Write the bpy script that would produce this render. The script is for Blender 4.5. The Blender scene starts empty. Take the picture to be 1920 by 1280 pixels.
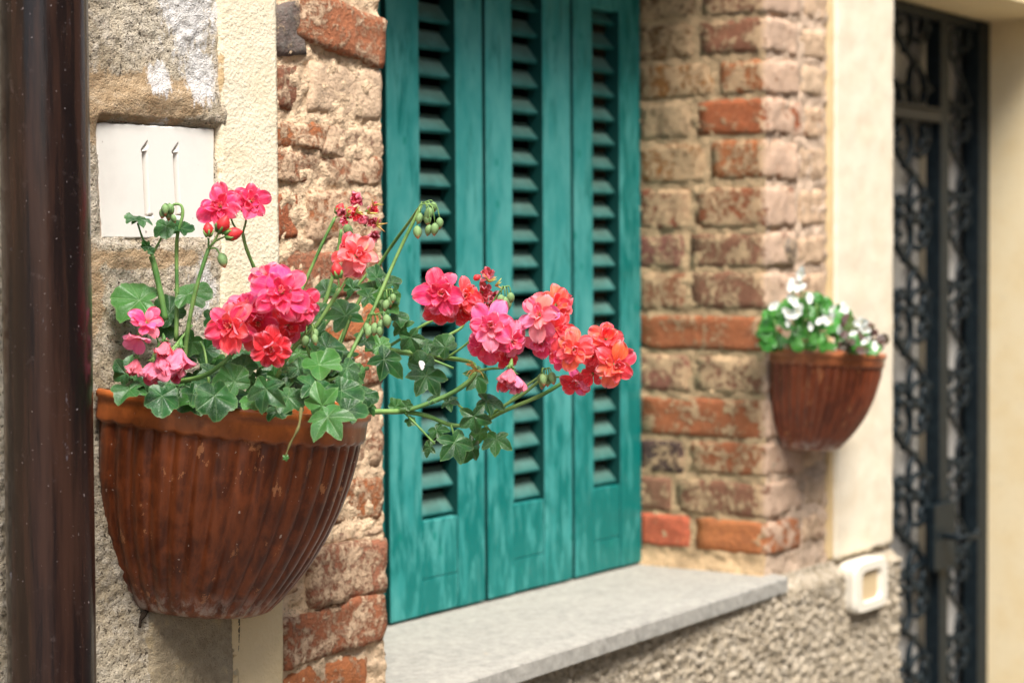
import bpy, bmesh, math, random
from mathutils import Vector, Matrix, noise, Euler
R = math.radians
S = bpy.context.scene
col = S.collection
rnd = random.Random(11)

# ------------------------------------------------------------------ camera
CAM = Vector((0, -1.6, 0)); YAW, PITCH, ROLL, FPX = R(54.94), R(2.34), R(-.334), 3677.0
fwd = Vector((math.sin(YAW)*math.cos(PITCH), math.cos(YAW)*math.cos(PITCH), -math.sin(PITCH)))
rt0 = Vector((math.cos(YAW), -math.sin(YAW), 0)); up0 = rt0.cross(fwd)
rgt = math.cos(ROLL)*rt0 + math.sin(ROLL)*up0
upv = -math.sin(ROLL)*rt0 + math.cos(ROLL)*up0
cd = bpy.data.cameras.new('camera'); cam = bpy.data.objects.new('camera', cd); col.objects.link(cam)
cam.matrix_world = Matrix(((rgt.x, upv.x, -fwd.x, CAM.x), (rgt.y, upv.y, -fwd.y, CAM.y), (rgt.z, upv.z, -fwd.z, CAM.z), (0, 0, 0, 1)))
cd.sensor_width = 36; cd.lens = 36*FPX/1920; cd.clip_end = 200; cd.clip_start = .05
cd.dof.use_dof = True; cd.dof.focus_distance = 2.16; cd.dof.aperture_fstop = 4.8
S.camera = cam
# ------------------------------------------------------------------ daylight
W = bpy.data.worlds.new('World'); S.world = W; W.use_nodes = True
wn = W.node_tree; bg = wn.nodes['Background']
sky = wn.nodes.new('ShaderNodeTexSky'); sky.sky_type = 'NISHITA'; sky.sun_disc = False
SUN_EL, SUN_AZ = R(58), R(212)        # azimuth measured clockwise from +Y
sky.sun_elevation = SUN_EL; sky.sun_rotation = SUN_AZ; sky.dust_density = 3; sky.air_density = 1.0; sky.ozone_density = .6
wn.links.new(sky.outputs[0], bg.inputs[0]); bg.inputs[1].default_value = .075
sl = bpy.data.lights.new('sun', 'SUN'); sl.energy = 1.6; sl.angle = R(26); sl.color = (1, .955, .885)
so = bpy.data.objects.new('sun', sl); col.objects.link(so)
sdir = Vector((math.sin(SUN_AZ)*math.cos(SUN_EL), math.cos(SUN_AZ)*math.cos(SUN_EL), math.sin(SUN_EL)))
so.rotation_euler = sdir.to_track_quat('Z', 'Y').to_euler()
S.view_settings.view_transform = 'Standard'; S.view_settings.look = 'None'
S.view_settings.exposure = 1.92; S.view_settings.gamma = 1; S.view_settings.use_curve_mapping = False

# ------------------------------------------------------------------ helpers
def ray(u, v): return fwd + rgt*((u-960)/FPX) - upv*((v-640)/FPX)
def onY(u, v, y=0):
    d = ray(u, v); return CAM + d*((y-CAM.y)/d.y)
def onX(u, v, x):
    d = ray(u, v); return CAM + d*(x/d.x)
def onZ(u, v, z):
    d = ray(u, v); return CAM + d*(z/d.z)
def at(u, v, dep): return CAM + ray(u, v)*dep
def px(n, dep): return n*dep/FPX           # length of n photo pixels at that depth

def tag(o, label=None, cat=None, group=None, kind=None):
    if label: o['label'] = label
    if cat: o['category'] = cat
    if group: o['group'] = group
    if kind: o['kind'] = kind
    return o
def link(name, me, parent=None):
    o = bpy.data.objects.new(name, me); col.objects.link(o)
    if parent: o.parent = parent
    return o
def thing(name, label, cat, loc=(0, 0, 0), group=None):
    o = link(name, None); o.location = loc; o.empty_display_size = .05
    return tag(o, label, cat, group)
def mesh(name, vs, fs, mat=None, smooth=True):
    me = bpy.data.meshes.new(name); me.from_pydata([tuple(v) for v in vs], [], fs); me.update()
    if smooth: me.polygons.foreach_set('use_smooth', [True]*len(me.polygons))
    if mat: me.materials.append(mat)
    return me
def child(name, me, parent, world=True):
    """mesh in world coordinates put under a parent Empty"""
    o = link(name, me, parent)
    if world: o.matrix_parent_inverse = parent_world(parent).inverted()
    return o
def parent_world(p):
    m = p.matrix_basis.copy()
    while p.parent:
        m = p.parent.matrix_basis @ p.matrix_parent_inverse @ m if False else (parent_world(p.parent) @ p.matrix_parent_inverse @ p.matrix_basis)
        return m
    return m
def place(name, me, parent, M):
    """object whose own matrix is M in the world, under parent"""
    o = link(name, me, parent); o.matrix_parent_inverse = parent_world(parent).inverted(); o.matrix_basis = M
    return o
def box_vf(x0, x1, y0, y1, z0, z1):
    v = [(x, y, z) for x in (x0, x1) for y in (y0, y1) for z in (z0, z1)]
    f = [(0, 1, 3, 2), (4, 6, 7, 5), (0, 4, 5, 1), (2, 3, 7, 6), (0, 2, 6, 4), (1, 5, 7, 3)]
    return v, f
def bevel_box(x0, x1, y0, y1, z0, z1, bw=.002, seg=2, mat=None, name='block', smooth=False):
    bm = bmesh.new(); v, f = box_vf(x0, x1, y0, y1, z0, z1)
    bv = [bm.verts.new(p) for p in v]
    for q in f: bm.faces.new([bv[i] for i in q])
    bmesh.ops.recalc_face_normals(bm, faces=bm.faces)
    if bw: bmesh.ops.bevel(bm, geom=list(bm.edges), offset=bw, segments=seg, affect='EDGES', profile=.5)
    me = bpy.data.meshes.new(name); bm.to_mesh(me); bm.free()
    if mat: me.materials.append(mat)
    return me
def fbm(p, o=4, s=1.0): return noise.fractal(Vector(p)*s, .9, 2.1, o)
def catmull(pts, n=6):
    out = []; P = [pts[0]*2-pts[1]] + list(pts) + [pts[-1]*2-pts[-2]]
    for i in range(1, len(P)-2):
        for k in range(n):
            t = k/n; a, b, c, d = P[i-1], P[i], P[i+1], P[i+2]
            out.append(.5*((2*b)+(c-a)*t+(2*a-5*b+4*c-d)*t*t+(3*b-a-3*c+d)*t*t*t))
    out.append(P[-2]); return out
def tube_vf(pts, rad, seg=8, cap=True):
    n = len(pts); vs = []; fs = []; nrm = None
    for i, p in enumerate(pts):
        t = (pts[min(i+1, n-1)]-pts[max(i-1, 0)]).normalized()
        if nrm is None:
            nrm = t.orthogonal().normalized()
        nrm = (nrm - t*nrm.dot(t)).normalized(); b = t.cross(nrm)
        r = rad(i/(n-1)) if callable(rad) else rad
        for k in range(seg):
            a = 2*math.pi*k/seg; vs.append(p+(nrm*math.cos(a)+b*math.sin(a))*r)
    for i in range(n-1):
        for k in range(seg):
            k2 = (k+1) % seg; fs.append((i*seg+k, i*seg+k2, (i+1)*seg+k2, (i+1)*seg+k))
    if cap:
        fs.append(tuple(range(seg-1, -1, -1))); fs.append(tuple((n-1)*seg+k for k in range(seg)))
    return vs, fs
def merge(parts):
    V = []; Fc = []
    for v, f in parts:
        o = len(V); V += list(v); Fc += [tuple(i+o for i in q) for q in f]
    return V, Fc

# ------------------------------------------------------------------ material kit
class Mat:
    def __init__(s, name, rough=.8, spec=.3, **kw):
        s.m = bpy.data.materials.new(name); s.m.use_nodes = True; s.t = s.m.node_tree; s.b = s.t.nodes['Principled BSDF']
        s.b.inputs['Roughness'].default_value = rough; s.b.inputs['Specular IOR Level'].default_value = spec
        for k, v in kw.items(): s.b.inputs[k.replace('_', ' ')].default_value = v
        s.tc = s.t.nodes.new('ShaderNodeTexCoord'); s._w = None
    def set(s, i, v):
        if isinstance(v, bpy.types.NodeSocket): s.t.links.new(v, i)
        elif isinstance(v, tuple) and len(v) == 3 and i.type == 'RGBA': i.default_value = (*v, 1)
        else: i.default_value = v
    def world(s):
        if s._w is None: s._w = s.t.nodes.new('ShaderNodeNewGeometry')
        return s._w.outputs['Position']
    def obj(s): return s.tc.outputs['Object']
    def mapping(s, vec, scale=(1, 1, 1), loc=(0, 0, 0)):
        n = s.t.nodes.new('ShaderNodeMapping'); s.set(n.inputs[0], vec); n.inputs['Scale'].default_value = scale; n.inputs['Location'].default_value = loc
        return n.outputs[0]
    def noise(s, vec, scale, detail=4, rough=.55, dist=0, col=False):
        n = s.t.nodes.new('ShaderNodeTexNoise'); s.set(n.inputs['Vector'], vec); n.inputs['Scale'].default_value = scale
        n.inputs['Detail'].default_value = detail; n.inputs['Roughness'].default_value = rough; n.inputs['Distortion'].default_value = dist
        return n.outputs['Color' if col else 'Fac']
    def voro(s, vec, scale, feat='F1', out='Distance', rand=1):
        n = s.t.nodes.new('ShaderNodeTexVoronoi'); n.feature = feat; s.set(n.inputs['Vector'], vec); n.inputs['Scale'].default_value = scale
        n.inputs['Randomness'].default_value = rand
        return n.outputs[out]
    def ramp(s, fac, stops, interp='LINEAR'):
        n = s.t.nodes.new('ShaderNodeValToRGB'); s.set(n.inputs[0], fac); e = n.color_ramp.elements; n.color_ramp.interpolation = interp
        while len(e) < len(stops): e.new(.5)
        for i, (p, c) in enumerate(stops):
            e[i].position = p; e[i].color = (c, c, c, 1) if isinstance(c, (int, float)) else (*c, 1)
        return n.outputs[0]
    def step(s, fac, a, b): 
        n = s.t.nodes.new('ShaderNodeMapRange'); n.interpolation_type = 'SMOOTHSTEP'; s.set(n.inputs[0], fac); n.inputs[1].default_value = a; n.inputs[2].default_value = b
        return n.outputs[0]
    def mix(s, fac, a, b, mode='MIX'):
        n = s.t.nodes.new('ShaderNodeMix'); n.data_type = 'RGBA'; n.blend_type = mode
        s.set(n.inputs[0], fac); s.set(n.inputs[6], a); s.set(n.inputs[7], b); return n.outputs[2]
    def math(s, op, a, b=0.0, clamp=False):
        n = s.t.nodes.new('ShaderNodeMath'); n.operation = op; n.use_clamp = clamp; s.set(n.inputs[0], a); s.set(n.inputs[1], b); return n.outputs[0]
    def attr(s, name, out='Fac'):
        n = s.t.nodes.new('ShaderNodeAttribute'); n.attribute_name = name; return n.outputs[out]
    def info(s, out):
        n = s.t.nodes.new('ShaderNodeObjectInfo'); return n.outputs[out]
    def xyz(s, vec):
        n = s.t.nodes.new('ShaderNodeSeparateXYZ'); s.set(n.inputs[0], vec); return n.outputs
    def bump(s, h, strength=.5, dist=.002, prev=None):
        n = s.t.nodes.new('ShaderNodeBump'); s.set(n.inputs['Height'], h); n.inputs['Strength'].default_value = strength; n.inputs['Distance'].default_value = dist
        if prev is not None: s.set(n.inputs['Normal'], prev)
        return n.outputs[0]
    def done(s, base=None, rough=None, normal=None, **kw):
        if base is not None: s.set(s.b.inputs['Base Color'], base)
        if rough is not None: s.set(s.b.inputs['Roughness'], rough)
        if normal is not None: s.set(s.b.inputs['Normal'], normal)
        for k, v in kw.items(): s.set(s.b.inputs[k.replace('_', ' ')], v)
        return s.m
    def translucent(s, color, amount, normal=None):
        o = s.t.nodes['Material Output']; tr = s.t.nodes.new('ShaderNodeBsdfTranslucent'); mx = s.t.nodes.new('ShaderNodeMixShader')
        s.set(tr.inputs[0], color); mx.inputs[0].default_value = amount
        s.t.links.new(s.b.outputs[0], mx.inputs[1]); s.t.links.new(tr.outputs[0], mx.inputs[2]); s.t.links.new(mx.outputs[0], o.inputs[0])
        return s.m
    def backface(s):
        if s._w is None: s._w = s.t.nodes.new('ShaderNodeNewGeometry')
        return s._w.outputs['Backfacing']

# --- gritty render on the left
def mk_render():
    M = Mat('gritty_render', .92, .15); w = M.world()
    big = M.noise(w, 9, 5, .6); med = M.noise(w, 60, 4, .65); fine = M.noise(w, 330, 3, .7)
    c = M.ramp(big, [(.3, (.31, .25, .165)), (.5, (.46, .39, .285)), (.7, (.60, .54, .43))])
    c = M.mix(M.step(med, .42, .7), c, (.56, .50, .41))
    c = M.mix(M.math('MULTIPLY', M.step(fine, .46, .32), .8), c, (.085, .065, .045))
    pits = M.step(M.noise(w, 190, 2, .5), .40, .31)
    c = M.mix(M.math('MULTIPLY', pits, .9), c, (.07, .055, .04))
    edge = M.math('MULTIPLY', M.math('SUBTRACT', M.noise(w, 45, 5, .7), .5), 1.0)
    t = M.step(M.math('ADD', M.attr('tan'), edge), .38, .55)
    tc = M.ramp(M.noise(M.mapping(w, (40, 40, 120)), 1, 5, .65), [(.3, (.33, .225, .125)), (.55, (.45, .33, .205)), (.75, (.55, .44, .31))])
    c = M.mix(t, c, tc)
    e2 = M.math('MULTIPLY', M.math('SUBTRACT', M.noise(M.mapping(w, (120, 120, 40)), 1, 5, .75), .5), 1.6)
    wh = M.step(M.math('ADD', M.attr('white'), e2), .42, .62)
    c = M.mix(M.math('MULTIPLY', wh, .82), c, M.ramp(M.noise(w, 80, 3), [(.3, (.60, .585, .56)), (.7, (.80, .79, .78))]))
    g = M.step(M.math('ADD', M.attr('grey'), edge), .4, .6)
    c = M.mix(g, c, M.ramp(M.noise(w, 55, 5, .7), [(.3, (.27, .215, .14)), (.55, (.40, .33, .225)), (.72, (.50, .39, .23))]))
    h = M.math('ADD', M.math('MULTIPLY', fine, .6), med)
    b = M.bump(h, 1, .006); b = M.bump(pits, -1, .003, b)
    return M.done(c, None, b)
m_render = mk_render()
def mk_cream(name, base, dark, bumpy):
    M = Mat(name, .85, .2); w = M.world()
    c = M.mix(M.step(M.noise(w, 14, 5, .6), .35, .75), base, dark)
    c = M.mix(M.math('MULTIPLY', M.step(M.noise(w, 160, 3, .6), .42, .3), .25), c, (.42, .30, .16))
    c = M.mix(M.math('MULTIPLY', M.step(M.noise(w, 30, 5, .75), .60, .72), .3), c, (.55, .50, .44))
    if name.startswith('cream_paint'): c = M.mix(M.math('MULTIPLY', M.step(M.xyz(w)[2], -.30, -.42), .75), c, (.70, .53, .28))  # yellower foot: less faded paint, plus shade and bounce light put into the colour
    fl = M.attr('flake')
    c = M.mix(M.step(M.math('ADD', fl, M.math('MULTIPLY', M.math('SUBTRACT', M.noise(w, 70, 4, .7), .5), .8)), .4, .55), c, (.52, .37, .2))
    b = M.bump(M.math('ADD', M.noise(w, 280, 2, .5), M.math('MULTIPLY', M.noise(w, 110, 2), .6)), bumpy, .003)
    return M.done(c, None, b)
m_cream = mk_cream('cream_paint_plaster', (.78, .70, .53), (.73, .63, .44), .55)
m_cream2 = mk_cream('smooth_cream_plaster', (.78, .70, .55), (.72, .62, .46), .25)
m_ochre = mk_cream('ochre_plaster', (.66, .50, .28), (.60, .43, .22), .15)
m_door_cream = mk_cream('warm_cream_wall', (.88, .74, .48), (.84, .67, .39), .12)
# --- mortar and bricks
def mk_mortar(name, tint):
    M = Mat(name, .95, .1); w = M.world()
    c = M.ramp(M.noise(w, 22, 6, .65), [(.28, tuple(.6*t for t in tint)), (.5, tint), (.72, tuple(min(.85, 1.3*t) for t in tint))])
    c = M.mix(M.math('MULTIPLY', M.step(M.noise(w, 240, 2), .44, .32), .6), c, (.16, .12, .075))
    b = M.bump(M.math('ADD', M.noise(w, 70, 4, .7), M.math('MULTIPLY', M.noise(w, 260, 3), .6)), 1, .005)
    return M.done(c, None, b)
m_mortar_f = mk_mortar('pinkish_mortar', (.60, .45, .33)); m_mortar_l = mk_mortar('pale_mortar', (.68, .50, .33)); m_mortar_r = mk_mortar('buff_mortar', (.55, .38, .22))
def mk_brick(name, mort, street=0, sc=1.0, soft=.05):
    # object colour: rgb = fired clay, alpha = how much mortar is smeared over it
    M = Mat(name, .9, .15); w = M.world(); cc = M.info('Color'); al = M.info('Alpha')
    if street: al = M.math('ADD', al, M.math('MULTIPLY', M.step(M.math('ADD', M.xyz(w)[1], M.math('MULTIPLY', M.math('SUBTRACT', M.noise(w, 28, 4, .7), .5), .10)), .020, -.012), .40))
    n1 = M.noise(w, 26*sc, 6, .68, .3); n2 = M.noise(w, 95*sc, 5, .7); n3 = M.noise(w, 300, 3, .6)
    clay = M.mix(M.step(n2, .35, .68), M.mix(.4, cc, (.13, .05, .035)), cc)
    clay = M.mix(M.step(n1, .60, .72), clay, M.mix(.5, cc, (.72, .26, .09)))
    clay = M.mix(M.math('MULTIPLY', M.step(M.noise(w, 50, 4, .6), .64, .72), .5), clay, (.07, .06, .055))
    mc = M.ramp(M.noise(w, 30, 5, .6), [(.3, tuple(.68*t for t in mort)), (.55, mort), (.75, tuple(min(.85, 1.25*t) for t in mort))])
    if street: mc = M.mix(M.step(M.xyz(w)[1], .012, -.004), mc, M.mix(.5, mc, (.74, .55, .45)))
    f = M.math('ADD', M.math('MULTIPLY', n1, .55), M.math('MULTIPLY', n2, .45))
    lim = M.math('SUBTRACT', .68, M.math('MULTIPLY', al, .36))
    k = M.step(M.math('SUBTRACT', f, lim), -soft*.7, soft)
    c = M.mix(M.math('MULTIPLY', k, .9), clay, mc)
    c = M.mix(M.math('MULTIPLY', M.step(n3, .40, .31), .4), c, (.17, .10, .06))
    b = M.bump(M.math('ADD', n2, M.math('MULTIPLY', n3, .5)), 1, .004); b = M.bump(k, .6, .002, b)
    return M.done(c, None, b)
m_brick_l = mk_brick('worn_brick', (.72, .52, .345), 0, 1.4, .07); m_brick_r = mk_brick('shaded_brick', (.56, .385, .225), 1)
# --- stones
M = Mat('white_marble', .45, .35); w = M.world()
c = M.mix(M.step(M.noise(w, 11, 5, .6), .45, .75), (.76, .745, .69), (.68, .66, .61))
c = M.mix(M.math('MULTIPLY', M.step(M.noise(w, 130, 2), .30, .22), .8), c, (.25, .2, .16))
c = M.mix(M.math('MULTIPLY', M.attr('stain'), .85), c, (.30, .20, .13))
m_marble = M.done(c, None, M.bump(M.noise(w, 150, 3), .15, .001))
M = Mat('grey_sill_stone', .8, .25); w = M.world()
c = M.ramp(M.noise(w, 70, 6, .75), [(.3, (.24, .232, .205)), (.5, (.33, .318, .285)), (.7, (.42, .40, .35))])
c = M.mix(M.math('MULTIPLY', M.step(M.noise(M.mapping(w, (5, 9, 9)), 1, 5, .7), .4, .7), .3), c, (.44, .42, .37))
c = M.mix(M.math('MULTIPLY', M.step(M.noise(w, 210, 3), .45, .3), .4), c, (.19, .18, .17))
c = M.mix(M.math('MULTIPLY', M.step(M.noise(w, 16, 3), .68, .76), .5), c, (.5, .35, .18))
m_sill = M.done(c, None, M.bump(M.noise(w, 120, 5, .7), .5, .002))
M = Mat('roughcast', .95, .12); w = M.world()
c = M.ramp(M.noise(w, 55, 5, .7), [(.3, (.30, .24, .165)), (.48, (.52, .44, .325)), (.68, (.68, .60, .48))])
c = M.mix(M.math('MULTIPLY', M.step(M.noise(w, 140, 3, .6), .45, .33), .6), c, (.10, .08, .06))
m_rough = M.done(c, None, M.bump(M.math('ADD', M.noise(w, 90, 4, .7), M.noise(w, 260, 3)), 1, .006))
# --- teal paint
def mk_teal(name, k=1.0):
    M = Mat(name, .6, .22); w = M.world(); s_ = M.mapping(w, (46, 46, 11)); 
    n1 = M.noise(s_, 1, 6, .62, .5); grain = M.noise(M.mapping(w, (420, 420, 22)), 1, 4, .6)
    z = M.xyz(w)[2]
    low = M.math('ADD', M.math('MULTIPLY', M.step(z, -.05, -.55), .16), M.math('MULTIPLY', M.step(M.xyz(w)[0], 2.80, 3.05), .13))  # adds deeper teal towards the foot and towards the far leaf
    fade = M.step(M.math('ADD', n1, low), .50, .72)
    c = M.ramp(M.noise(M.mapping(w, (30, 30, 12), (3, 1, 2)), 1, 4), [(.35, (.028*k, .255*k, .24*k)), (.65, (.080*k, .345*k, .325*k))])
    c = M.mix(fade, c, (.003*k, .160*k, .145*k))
    c = M.mix(M.math('MULTIPLY', M.step(M.noise(M.mapping(w, (110, 110, 16), (9, 3, 1)), 1, 6, .7), .57, .68), .22), c, (.16, .36, .34))
    c = M.mix(M.math('MULTIPLY', M.step(M.voro(M.mapping(w, (22, 22, 14)), 1), .13, .07), .8), c, (.004, .20, .165))
    r = M.math('SUBTRACT', .62, M.math('MULTIPLY', fade, .25))
    return M.done(c, r, M.bump(M.math('ADD', grain, M.math('MULTIPLY', n1, .5)), .35, .0012))
m_teal = mk_teal('weathered_teal_paint')
M = Mat('shaded_side_teal_paint', .6, .25); m_teal2 = M.done((.002, .045, .040))  # dark teal with the shade of joints and inner sides in its colour
M = Mat('louvre_teal_paint', .6, .3); w = M.world()
c = M.mix(M.step(M.noise(w, 40, 4), .4, .65), (.004, .11, .10), (.02, .155, .145))
m_louvre = M.done(M.mix(M.math('MULTIPLY', M.attr('dust'), .32), c, (.40, .38, .28)), None, M.bump(M.noise(M.mapping(w, (20, 300, 300)), 1), .3, .001))
M = Mat('dark_interior', .9, .1); m_dark = M.done((.006, .01, .009))
# --- terracotta
def mk_terra(name, base, dark, rimc):
    M = Mat(name, .38, .45); o = M.obj(); w = M.world()
    st = M.noise(M.mapping(o, (60, 60, 6)), 1, 6, .65); n2 = M.noise(o, 35, 5, .65); n3 = M.noise(o, 240, 3)
    c = M.mix(M.step(st, .38, .66), dark, base)
    c = M.mix(M.math('MULTIPLY', M.step(n2, .45, .7), .6), c, tuple(1.35*b for b in base))
    rim = M.attr('rim')
    c = M.mix(M.math('MULTIPLY', rim, .8), c, M.mix(M.step(n2, .38, .62), rimc, tuple(.55*b for b in rimc)))  # paler rim: different wear, with some top light painted into its colour
    chips = M.math('MULTIPLY', M.step(M.noise(M.mapping(o, (40, 40, 22)), 1, 6, .72), .615, .63), M.math('SUBTRACT', 1.0, rim))
    c = M.mix(M.math('MULTIPLY', chips, .75), c, (.42, .17, .07))
    specks = M.step(M.noise(o, 170, 2, .5), .73, .76)
    c = M.mix(M.math('MULTIPLY', specks, .7), c, (.55, .42, .34))
    z = M.xyz(o)[2]
    lime = M.math('MULTIPLY', M.attr('foot'), M.step(M.noise(M.mapping(o, (80, 80, 30)), 1, 5, .7), .42, .62))
    c = M.mix(M.math('MULTIPLY', lime, .65), c, (.50, .42, .36))
    r = M.math('ADD', .22, M.math('MULTIPLY', n2, .26))
    b = M.bump(M.math('ADD', M.math('MULTIPLY', st, .6), M.math('MULTIPLY', n3, .25)), .5, .0012); b = M.bump(chips, -.5, .0008, b)
    return M.done(c, r, b)
m_terra = mk_terra('old_terracotta', (.20, .048, .013), (.080, .018, .006), (.50, .135, .030))
m_terra2 = mk_terra('plain_terracotta', (.25, .060, .022), (.15, .034, .014), (.58, .19, .07))
M = Mat('potting_soil', .95, .1); m_soil = M.done(M.mix(M.step(M.noise(M.obj(), 120, 4), .4, .6), (.02, .014, .01), (.06, .04, .025)), None, M.bump(M.noise(M.obj(), 150, 4), 1, .01))
# --- pipe
M = Mat('brown_painted_pipe', .3, .35); w = M.world()
v = M.noise(M.mapping(w, (50, 50, 3)), 1, 5, .6); n2 = M.noise(w, 60, 5, .7)
c = M.mix(M.step(v, .4, .65), (.008, .005, .005), (.034, .016, .011))
c = M.mix(M.math('MULTIPLY', M.step(n2, .6, .75), .35), c, (.10, .075, .07))
chip = M.step(M.noise(M.mapping(w, (150, 150, 70)), 1, 3, .6), .735, .76)
c = M.mix(M.math('MULTIPLY', chip, .6), c, (.34, .26, .22))
sp = M.step(M.noise(w, 260, 2, .5), .72, .78)
c = M.mix(M.math('MULTIPLY', sp, .65), c, (.36, .31, .31))
scr = M.math('MULTIPLY', M.step(M.noise(M.mapping(w, (35, 35, 14)), 1, 6, .8), .66, .74), .35)
c = M.mix(scr, c, (.26, .27, .33))
m_pipe = M.done(c, M.math('ADD', .13, M.math('MULTIPLY', n2, .2)), M.bump(M.noise(M.mapping(w, (70, 70, 9)), 1, 4), .35, .002))
M = Mat('rust_crack', .9, .1); m_crack = M.done((.035, .025, .018))
# --- iron, glass, plastic
M = Mat('black_iron', .5, .2); m_iron = M.done(M.mix(M.step(M.noise(M.world(), 60, 4), .4, .65), (.004, .009, .013), (.010, .018, .023)), None, None, Metallic=0.0)
M = Mat('grey_iron_rail', .5, .25); m_rail = M.done((.03, .031, .03))
M = Mat('frosted_pane', .35, .5); m_pane = M.done(M.mix(M.step(M.noise(M.world(), 5, 3), .3, .7), (.44, .425, .40), (.52, .505, .475)))
M = Mat('brass', .3, .5); m_brass = M.done((.5, .3, .08), None, None, Metallic=.9)
M = Mat('ivory_plastic', .4, .45); m_plast = M.done((.80, .74, .62))
M = Mat('aged_rocker', .4, .45); m_rock = M.done((.62, .47, .27))
M = Mat('street_paving', .9, .2); w = M.world()
m_pave = M.done(M.ramp(M.noise(w, 6, 5), [(.3, (.11, .10, .09)), (.7, (.20, .185, .165))]), None, M.bump(M.noise(w, 20, 5), .6, .01))
# --- plants
def mk_leaf(name, dark, light, vein, veinamt=.5, bloom=.35, rough=.45):
    M = Mat(name, rough, .3); o = M.obj(); rn = M.info('Random')
    big = M.noise(M.world(), 45, 3, .55)
    c = M.mix(M.step(big, .32, .68), dark, light)
    c = M.mix(M.math('MULTIPLY', M.step(rn, .72, .95), .5), c, (.07, .26, .035))
    c = M.mix(M.math('MULTIPLY', rn, .25), c, M.mix(.5, light, (.16, .30, .10)))
    bl = M.math('MULTIPLY', M.step(M.noise(M.world(), 900, 3, .7), .46, .62), M.step(M.noise(M.world(), 60, 3), .38, .66))
    c = M.mix(M.math('MULTIPLY', bl, bloom), c, (.38, .48, .36))
    vd = M.attr('vd')
    c = M.mix(M.math('MULTIPLY', M.step(vd, .03, .0), veinamt), c, vein)
    edge = M.attr('edge')
    c = M.mix(M.math('MULTIPLY', M.step(edge, .9, 1.0), .35), c, vein)
    c = M.mix(M.backface(), c, M.mix(.5, c, (.16, .30, .13)))
    b = M.bump(M.math('ADD', M.noise(M.world(), 420, 3), M.math('MULTIPLY', M.step(vd, .05, 0), -.8)), .35, .0012)
    M.done(c, M.math('ADD', rough-.08, M.math('MULTIPLY', bl, .3)), b)
    return M.translucent(M.mix(.5, c, (.16, .42, .06)), .22)
m_leaf = mk_leaf('ivy_geranium_leaf', (.004, .034, .010), (.025, .115, .028), (.20, .32, .13), .30, .27, .36)
m_beg = mk_leaf('begonia_leaf', (.012, .11, .014), (.05, .27, .03), (.2, .5, .12), .3, .1, .3)
m_bronze = mk_leaf('bronze_begonia_leaf', (.035, .008, .014), (.10, .02, .03), (.2, .05, .05), .2, .1, .3)
M = Mat('green_stem', .5, .35); w = M.world()
m_stem = M.done(M.mix(M.step(M.noise(w, 30, 3), .35, .65), (.075, .19, .045), (.19, .33, .09)), None, M.bump(M.noise(w, 300, 2), .2, .0005))
M = Mat('yellowed_calyx', .6, .3); m_yel = M.done(M.mix(M.step(M.noise(M.world(), 80, 3), .4, .6), (.55, .50, .12), (.50, .26, .08)))
M = Mat('red_bud', .5, .35); w = M.obj()
m_bud = M.done(M.mix(M.step(M.noise(M.mapping(w, (300, 300, 80)), 1, 4), .42, .6), (.45, .012, .02), (.75, .06, .06)))
M = Mat('green_bud', .6, .3); w = M.obj(); zz = M.attr('tip')
m_gbud = M.done(M.mix(M.step(M.math('ADD', zz, M.math('MULTIPLY', M.noise(M.mapping(w, (400, 400, 60)), 1, 3), .5)), .95, 1.35), M.mix(M.step(M.noise(M.mapping(w, (500, 500, 60)), 1, 3), .4, .6), (.10, .22, .07), (.26, .38, .16)), (.65, .06, .06)))
def mk_petal(name, back_light=.55):
    M = Mat(name, .5, .3, Sheen_Weight=.15); cc = M.info('Color'); t = M.attr('pt'); wd = M.attr('pw')
    v = M.noise(M.mapping(M.attr('pvec', 'Vector'), (9, 1.2, 1)), 3, 3, .6)
    c = M.mix(M.math('MULTIPLY', M.step(v, .42, .66), .35), cc, M.mix(.6, cc, (.95, .45, .50)))
    c = M.mix(M.math('MULTIPLY', M.step(t, .35, .02), .55), c, (.62, .005, .03))
    c = M.mix(M.math('MULTIPLY', M.step(wd, .60, 1.0), .42), c, (1.0, .42, .55))
    # fine dark guide veins near the base
    vv = M.math('MULTIPLY', M.step(M.noise(M.mapping(M.attr('pvec', 'Vector'), (26, .8, 1)), 1, 2), .60, .68), M.step(t, .75, .15))
    c = M.mix(M.math('MULTIPLY', vv, .5), c, (.40, .0, .03))
    c = M.mix(M.backface(), c, M.mix(back_light*.75, c, (.95, .42, .56)))
    b = M.bump(v, .3, .001)
    M.done(c, None, b)
    return M.translucent(M.mix(.35, c, (1, .25, .25)), .30)
m_petal = mk_petal('geranium_petal')
M = Mat('white_petal', .5, .3); M.done((.86, .88, .84)); m_white = M.translucent((.8, .85, .75), .3)
M = Mat('stamen', .5, .3); m_stamen = M.done((.85, .25, .18))

# ------------------------------------------------------------------ key real-world positions
X_BAND0, X_BAND1 = 1.681, 1.778      # first cream band
X_JL, X_JR = 1.990, 3.048            # window opening
Y_SH = .2507                         # face of the shutters
Z_SILL = -.552
X_B2, X_DOOR = 3.290, 3.558          # second band and door opening
Z_TOP = .62                          # window head
# ------------------------------------------------------------------ ground
v, f = box_vf(-14, 20, -9, 6, -1.62, -1.5)
tag(link('street', mesh('street', v, f, m_pave, False)), kind='structure')

v, f = box_vf(-2.6, 16, -6.2, -5.2, -1.5, 5.2)  # unseen house added to cut low sky light and shape the highlights
M = Mat('added_house_plaster', .9, .1); m_opp = M.done(M.mix(M.step(M.noise(M.world(), 2, 5), .35, .7), (.30, .25, .18), (.36, .31, .24)), None, M.bump(M.noise(M.world(), 30, 5), .4, .01))
tag(link('added_facing_house', mesh('added_facing_house', v, f, m_opp, False)), 'plain plastered house front on the other side of the lane, unseen, added to cut the low sky light', 'house')
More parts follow.
